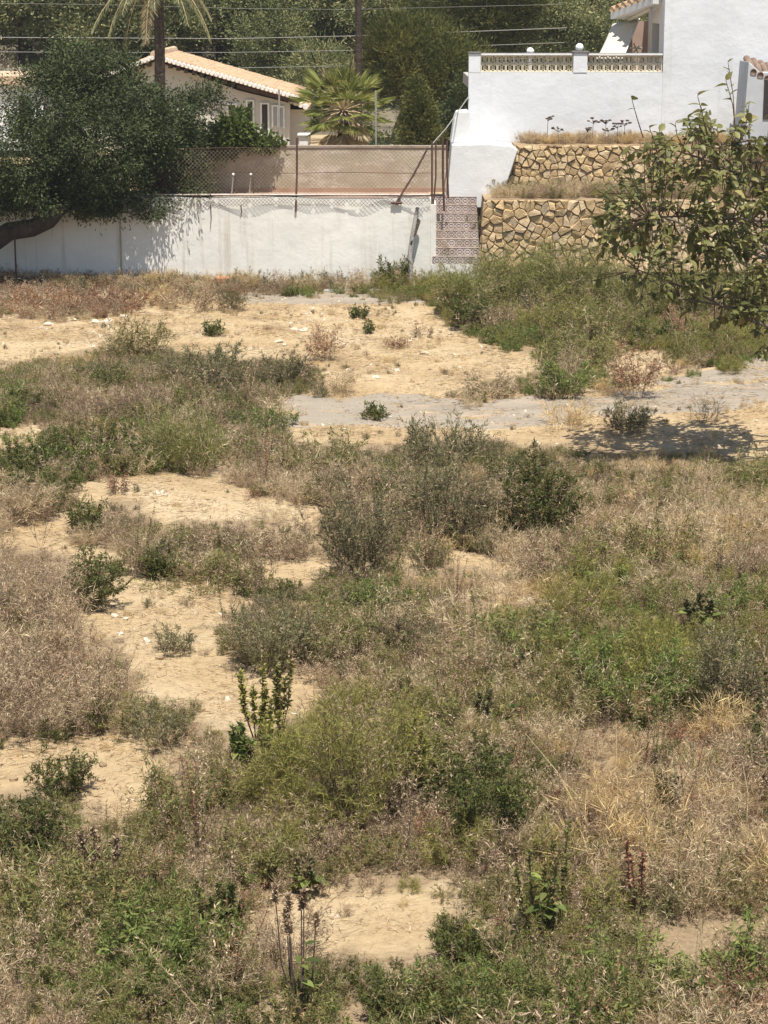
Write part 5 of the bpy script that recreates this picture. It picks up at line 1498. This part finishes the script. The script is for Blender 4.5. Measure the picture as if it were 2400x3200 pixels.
for a in [
 ('tall spiky green weed with broad leaves in the lower right foreground', 1705, 2960, 440, 130, 7, 34, 'olive', .5),
 ('dark many fingered spiky weed in the lower left foreground', 690, 2960, 250, 90, 12, 10, 'dark', .75),
 ('green spike weed with thick upright plumes left of the fennel', 740, 2420, 190, 70, 9, 6, 'green', .5),
 ('tall thin spike weed beside the smaller fennel', 870, 2330, 290, 60, 6, 3, 'olive', .5),
 ('broad leaved grey green thistle at the right of the field', 2190, 1990, 160, 110, 5, 26, 'grey', .4),
 ('broad leaved weed in the middle of the right olive bush', 1550, 2290, 130, 120, 4, 22, 'grey', .4),
 ('reddish spike weed leaning in the right foreground', 1990, 2860, 300, 50, 3, 4, 'red', .6),
 ('broad leaved pale weed below the fennel', 960, 2800, 140, 70, 3, 14, 'grey', .4),
 ('tall dark twin spikes above the foreground weeds', 1725, 2560, 120, 20, 2, 2, 'red', .6),
 ('broad leaved weed at the bottom right', 1960, 3190, 150, 150, 4, 24, 'green', .4),
 ('bare branching stalks rising in the lower middle foreground', 940, 3210, 560, 110, 7, 6, 'brown', .12),
 ('pair of slender green plumes rising above the lower sand patch edge', 800, 2330, 300, 60, 5, 2, 'fennel', .6),
 ('cluster of slender green plumes just left of the smaller fennel', 850, 2420, 260, 70, 7, 4, 'fennel', .6),
 ('tall olive plumes at the right side of the tall fennel', 1290, 2500, 330, 80, 6, 3, 'fennel', .5),
 ('dry brown plumes at the lower left of the foreground', 330, 2760, 230, 90, 7, 3, 'brown', .5),
 ('grey stalky weed right of the orange tan bush', 2080, 2560, 200, 60, 9, 8, 'grey', .6)]:
    lab, px_, py_, h_, sp_, ns_, nl_, lk, spk = a
    p = G(px_, py_); k = p.y/F
    spike_weed(lab, p, h_*k, sp_*k, ns_, nl_, int(px_*3+py_), lk, spk, ll=62*k, w0=15*k)
# long pale dry stalks in the right foreground
for i, (px_, py_, tx, ty) in enumerate([(1830,2580,1640,2290),(1850,2590,1740,2420),(1905,2520,1925,2250),(2330,2620,2320,2380),(1780,2620,1690,2480)]):
    a = G(px_, py_); b = W(tx, ty, a.y + .15)
    m_ = a.lerp(b, .5) + Vector((.03,0,.04))
    tag(MB().tube([a, m_, b], [.005,.004,.002], 5).build('dry_stalk', M['straw']), ('longest pale dry stalk, leaning far left above the orange tan bush', 'shorter pale dry stalk leaning left just beside the longest one', 'upright pale dry stalk in the middle of the orange tan bush', 'upright pale dry stalk near the right edge of the foreground', 'pale dry stalk leaning left, lowest of those at the orange tan bush')[i], 'stalk', 'long pale stalks in the right foreground')
# dark seed heads on the upper stone wall
for i, (px_, h_) in enumerate([(1709,62),(1745,30),(1850,55),(1893,52),(1930,40),(1950,48),(1832,28),(1900,30)]):
    b = W(px_, 455, YU+.3); b.z = zup
    o = thing('dead_flower', 'dark dried flower stalk standing along the top of the upper stone wall' if i not in (0,2,3) else ('lone dried flower stalk at the left end of the upper stone wall', '', 'tallest dried flower head in the middle cluster on the upper stone wall', 'broad dried flower head right of the tallest one on the upper stone wall')[i], 'plant', b, 'dried flower stalks on the upper wall')
    k = YU/F; mb = MB(); rg = random.Random(i)
    t_ = b + Vector((rg.uniform(-.02,.02), 0, h_*k + .12))
    mb.tube([b, t_], [.008,.005], 5)
    for q in range(6):
        e = t_ + Vector((rg.uniform(-.12,.12), rg.uniform(-.08,.08), rg.uniform(-.02,.07)))
        mb.tube([t_ - Vector((0,0,.05)), e], [.005,.004], 4)
        mb.sphere(e, rg.uniform(.022,.04), 7, 5, lambda d: (1.3,1,.6))
    mb.build('stalk', M['darktwig'], o)

# ================================================================= BROAD LEAVED TREE REACHING IN FROM THE RIGHT
YR = 27.6
tr = thing('broadleaf_tree', 'near tree with large dark leaves reaching in at the right edge', 'tree', (6.7, YR, 0))
rg = random.Random(99)
trunk = [Vector((6.7,YR,-.1)), Vector((6.6,YR,1.2)), Vector((6.5,YR-.1,2.2)), Vector((6.3,YR,3.2)), Vector((6.1,YR,4.2))]
MB().tube(trunk, [.14,.12,.10,.08,.055], 9).build('trunk', M['greybark'], tr, True)
mat_branch = mat_noise('branch_bark', (.10,.08,.06), (.22,.18,.14), 9)
limbs = []
for k, (tx, ty, dy) in enumerate([(1960,830,-.3),(1900,620,.4),(2050,450,.2),(2210,470,-.3),(2100,930,.5),(2290,980,-.6),(2000,680,-.7),(2200,560,.7),(2330,740,0.2)]):
    e = W(tx, ty, YR+dy); s_ = trunk[1 + k % 4]
    m_ = s_.lerp(e, .5) + Vector((0, rg.uniform(-.2,.2), rg.uniform(-.05,.25)))
    pts = [s_, s_.lerp(m_, .5)+Vector((0,0,.06)), m_, m_.lerp(e, .5)+Vector((0,0,.04)), e]
    MB().tube(pts, [.045,.034,.025,.017,.008], 6).build('branch', mat_branch, tr, True)
    fine = []
    for a, b in zip(pts[:-1], pts[1:]):
        for q in range(6): fine.append(a.lerp(b, q/6))
    limbs += fine[6:]
SIL = [(1835,640),(1880,560),(1940,480),(2000,425),(2080,400),(2140,340),(2200,320),(2250,330),(2300,330),(2420,290),(2420,1040),(2330,1010),(2250,970),(2160,940),(2060,920),(1990,900),(1940,880),(1880,810),(1850,730)]
sprigs = []
while len(sprigs) < 430:
    a, b = rg.uniform(1840, 2420), rg.uniform(300, 1040)
    if in_poly(np.array([a]), np.array([b]), SIL)[0] and rg.random() < .75 + .25*(a-1840)/560 and float(nz(np.array(a), np.array(b), 88, 3, .007)) > -.35 + .5*max(0, (520-b)/250): sprigs.append((a, b, None))
for _ in range(70):
    sprigs.append((rg.uniform(2180, 2430), rg.uniform(420, 1060), None))
sprigs += [(2275,195,(2300,420)),(2268,250,(2300,420)),(2180,300,(2230,480)),(2190,330,(2230,480)),(2110,385,(2140,470)),(2150,370,(2200,480)),(2030,400,(2060,500)),(2060,410,(2080,500)),(1975,312,(2010,430)),
           (2215,360,(2230,480)),(2330,330,(2340,480)),(1835,880,(1960,850)),(1850,860,(1960,850)),(1880,640,(1980,700)),(1870,720,(1980,700)),(1960,930,(2010,850)),(2000,950,(2020,860)),(2140,985,(2200,880)),(2165,960,(2200,880)),(2330,1000,(2340,900)),(2290,990,(2320,900)),(2370,1100,(2440,1080)),(2385,1085,(2440,1080)),(2310,960,(2330,900))]
leafV = [MB() for _ in range(5)]
for k, mb in enumerate(leafV): bigleaf(mb, Vector((0,0,0)), Vector((0,1,-.05*k)), 1.0, .42 + .05*k)
leaf_me = [m_.mesh('leaf', True) for m_ in leafV]
for k, m_ in enumerate(leaf_me):
    a = m_.attributes.new('tint', 'FLOAT', 'FACE'); a.data.foreach_set('value', np.full(len(m_.polygons), (.25, .4, .5, .62, .78)[k], np.float32)); m_.materials.append(L['loquat'])
twm = MB(); leaves = []
for (a, b, root) in sprigs:
    yy = YR + rg.uniform(-1.4, 1.4); e = W(a, b, yy)
    if root: s_ = W(root[0], root[1], YR + .3*rg.uniform(-1,1))
    else: s_ = min(limbs, key=lambda q: (q - e).length + (0 if q.x > e.x - .1 else .6))
    if not root and (s_ - e).length > 1.2: s_ = e + (s_ - e).normalized()*1.2
    m_ = s_.lerp(e, .55) + Vector((rg.uniform(-.04,.04), rg.uniform(-.04,.04), -.05 if not root else .0))
    twm.tube([s_, m_, e], [.009,.0065,.004], 5)
    d = (e - m_).normalized(); nl_ = rg.randint(5, 8) if not root else rg.randint(3, 5)
    if (a, b) == (1975, 312): nl_ = 2
    for q in range(nl_):
        t_ = q/nl_; pos = e.lerp(m_, t_*1.0); az = q*2.4 + rg.uniform(-.4,.4)
        sd = Vector((math.cos(az), math.sin(az), 0)); dr = d*(.8 if q == 0 else .45) + sd*.8 + Vector((0,0,rg.uniform(-.75,.25) if not root or b > 700 else rg.uniform(-.1,.6)))
        leaves.append((pos, dr.normalized(), rg.uniform(.08,.175)))
twm.build('twigs', M['twig'], tr, True)
leaves.sort(key=lambda q: -q[2]/q[0].y)
rest = MB(); rtint = []
for k, (pos, d, ln) in enumerate(leaves):
    up = Vector((rg.gauss(0,.45), rg.gauss(0,.45), 1)).normalized()
    xax = d.cross(up).normalized(); zax = xax.cross(d)
    mt = Matrix((( xax.x, d.x, zax.x, 0), (xax.y, d.y, zax.y, 0), (xax.z, d.z, zax.z, 0), (0,0,0,1)))
    mt = Matrix.Translation(pos) @ mt @ Matrix.Scale(ln, 4)
    li = rg.randrange(5) if rg.random() > .03 else 4
    if k < 298:
        o = bpy.data.objects.new('leaf', leaf_me[li]); COL.objects.link(o); o.parent = tr
        o.matrix_world = mt; o.matrix_parent_inverse = Matrix.Translation(-Vector(tr.location)); o.matrix_basis = mt
    else:
        b = len(rest.v); rest.v += [tuple(mt @ Vector(v)) for v in leafV[li].v]; rest.f += [tuple(b+j for j in f) for f in leafV[li].f]; rtint += [rg.betavariate(2,2.2)]*len(leafV[li].f)
me = rest.mesh('leaves', True); a = me.attributes.new('tint', 'FLOAT', 'FACE'); a.data.foreach_set('value', np.array(rtint, np.float32))
o = link('leaves', me, L['loquat'], tr); o['kind'] = 'stuff'


# ================================================================= AIR
hzm, hnt, hout = newmat('haze_air')
pv = hnt.nodes.new('ShaderNodeVolumePrincipled'); pv.inputs['Color'].default_value = (.82, .87, .92, 1); pv.inputs['Density'].default_value = .00042; pv.inputs['Anisotropy'].default_value = .2
hnt.links.new(pv.outputs[0], hout.inputs['Volume'])
tag(MB().box(-275, 275, -95, 435, -3, 130).build('haze', hzm), kind='stuff')
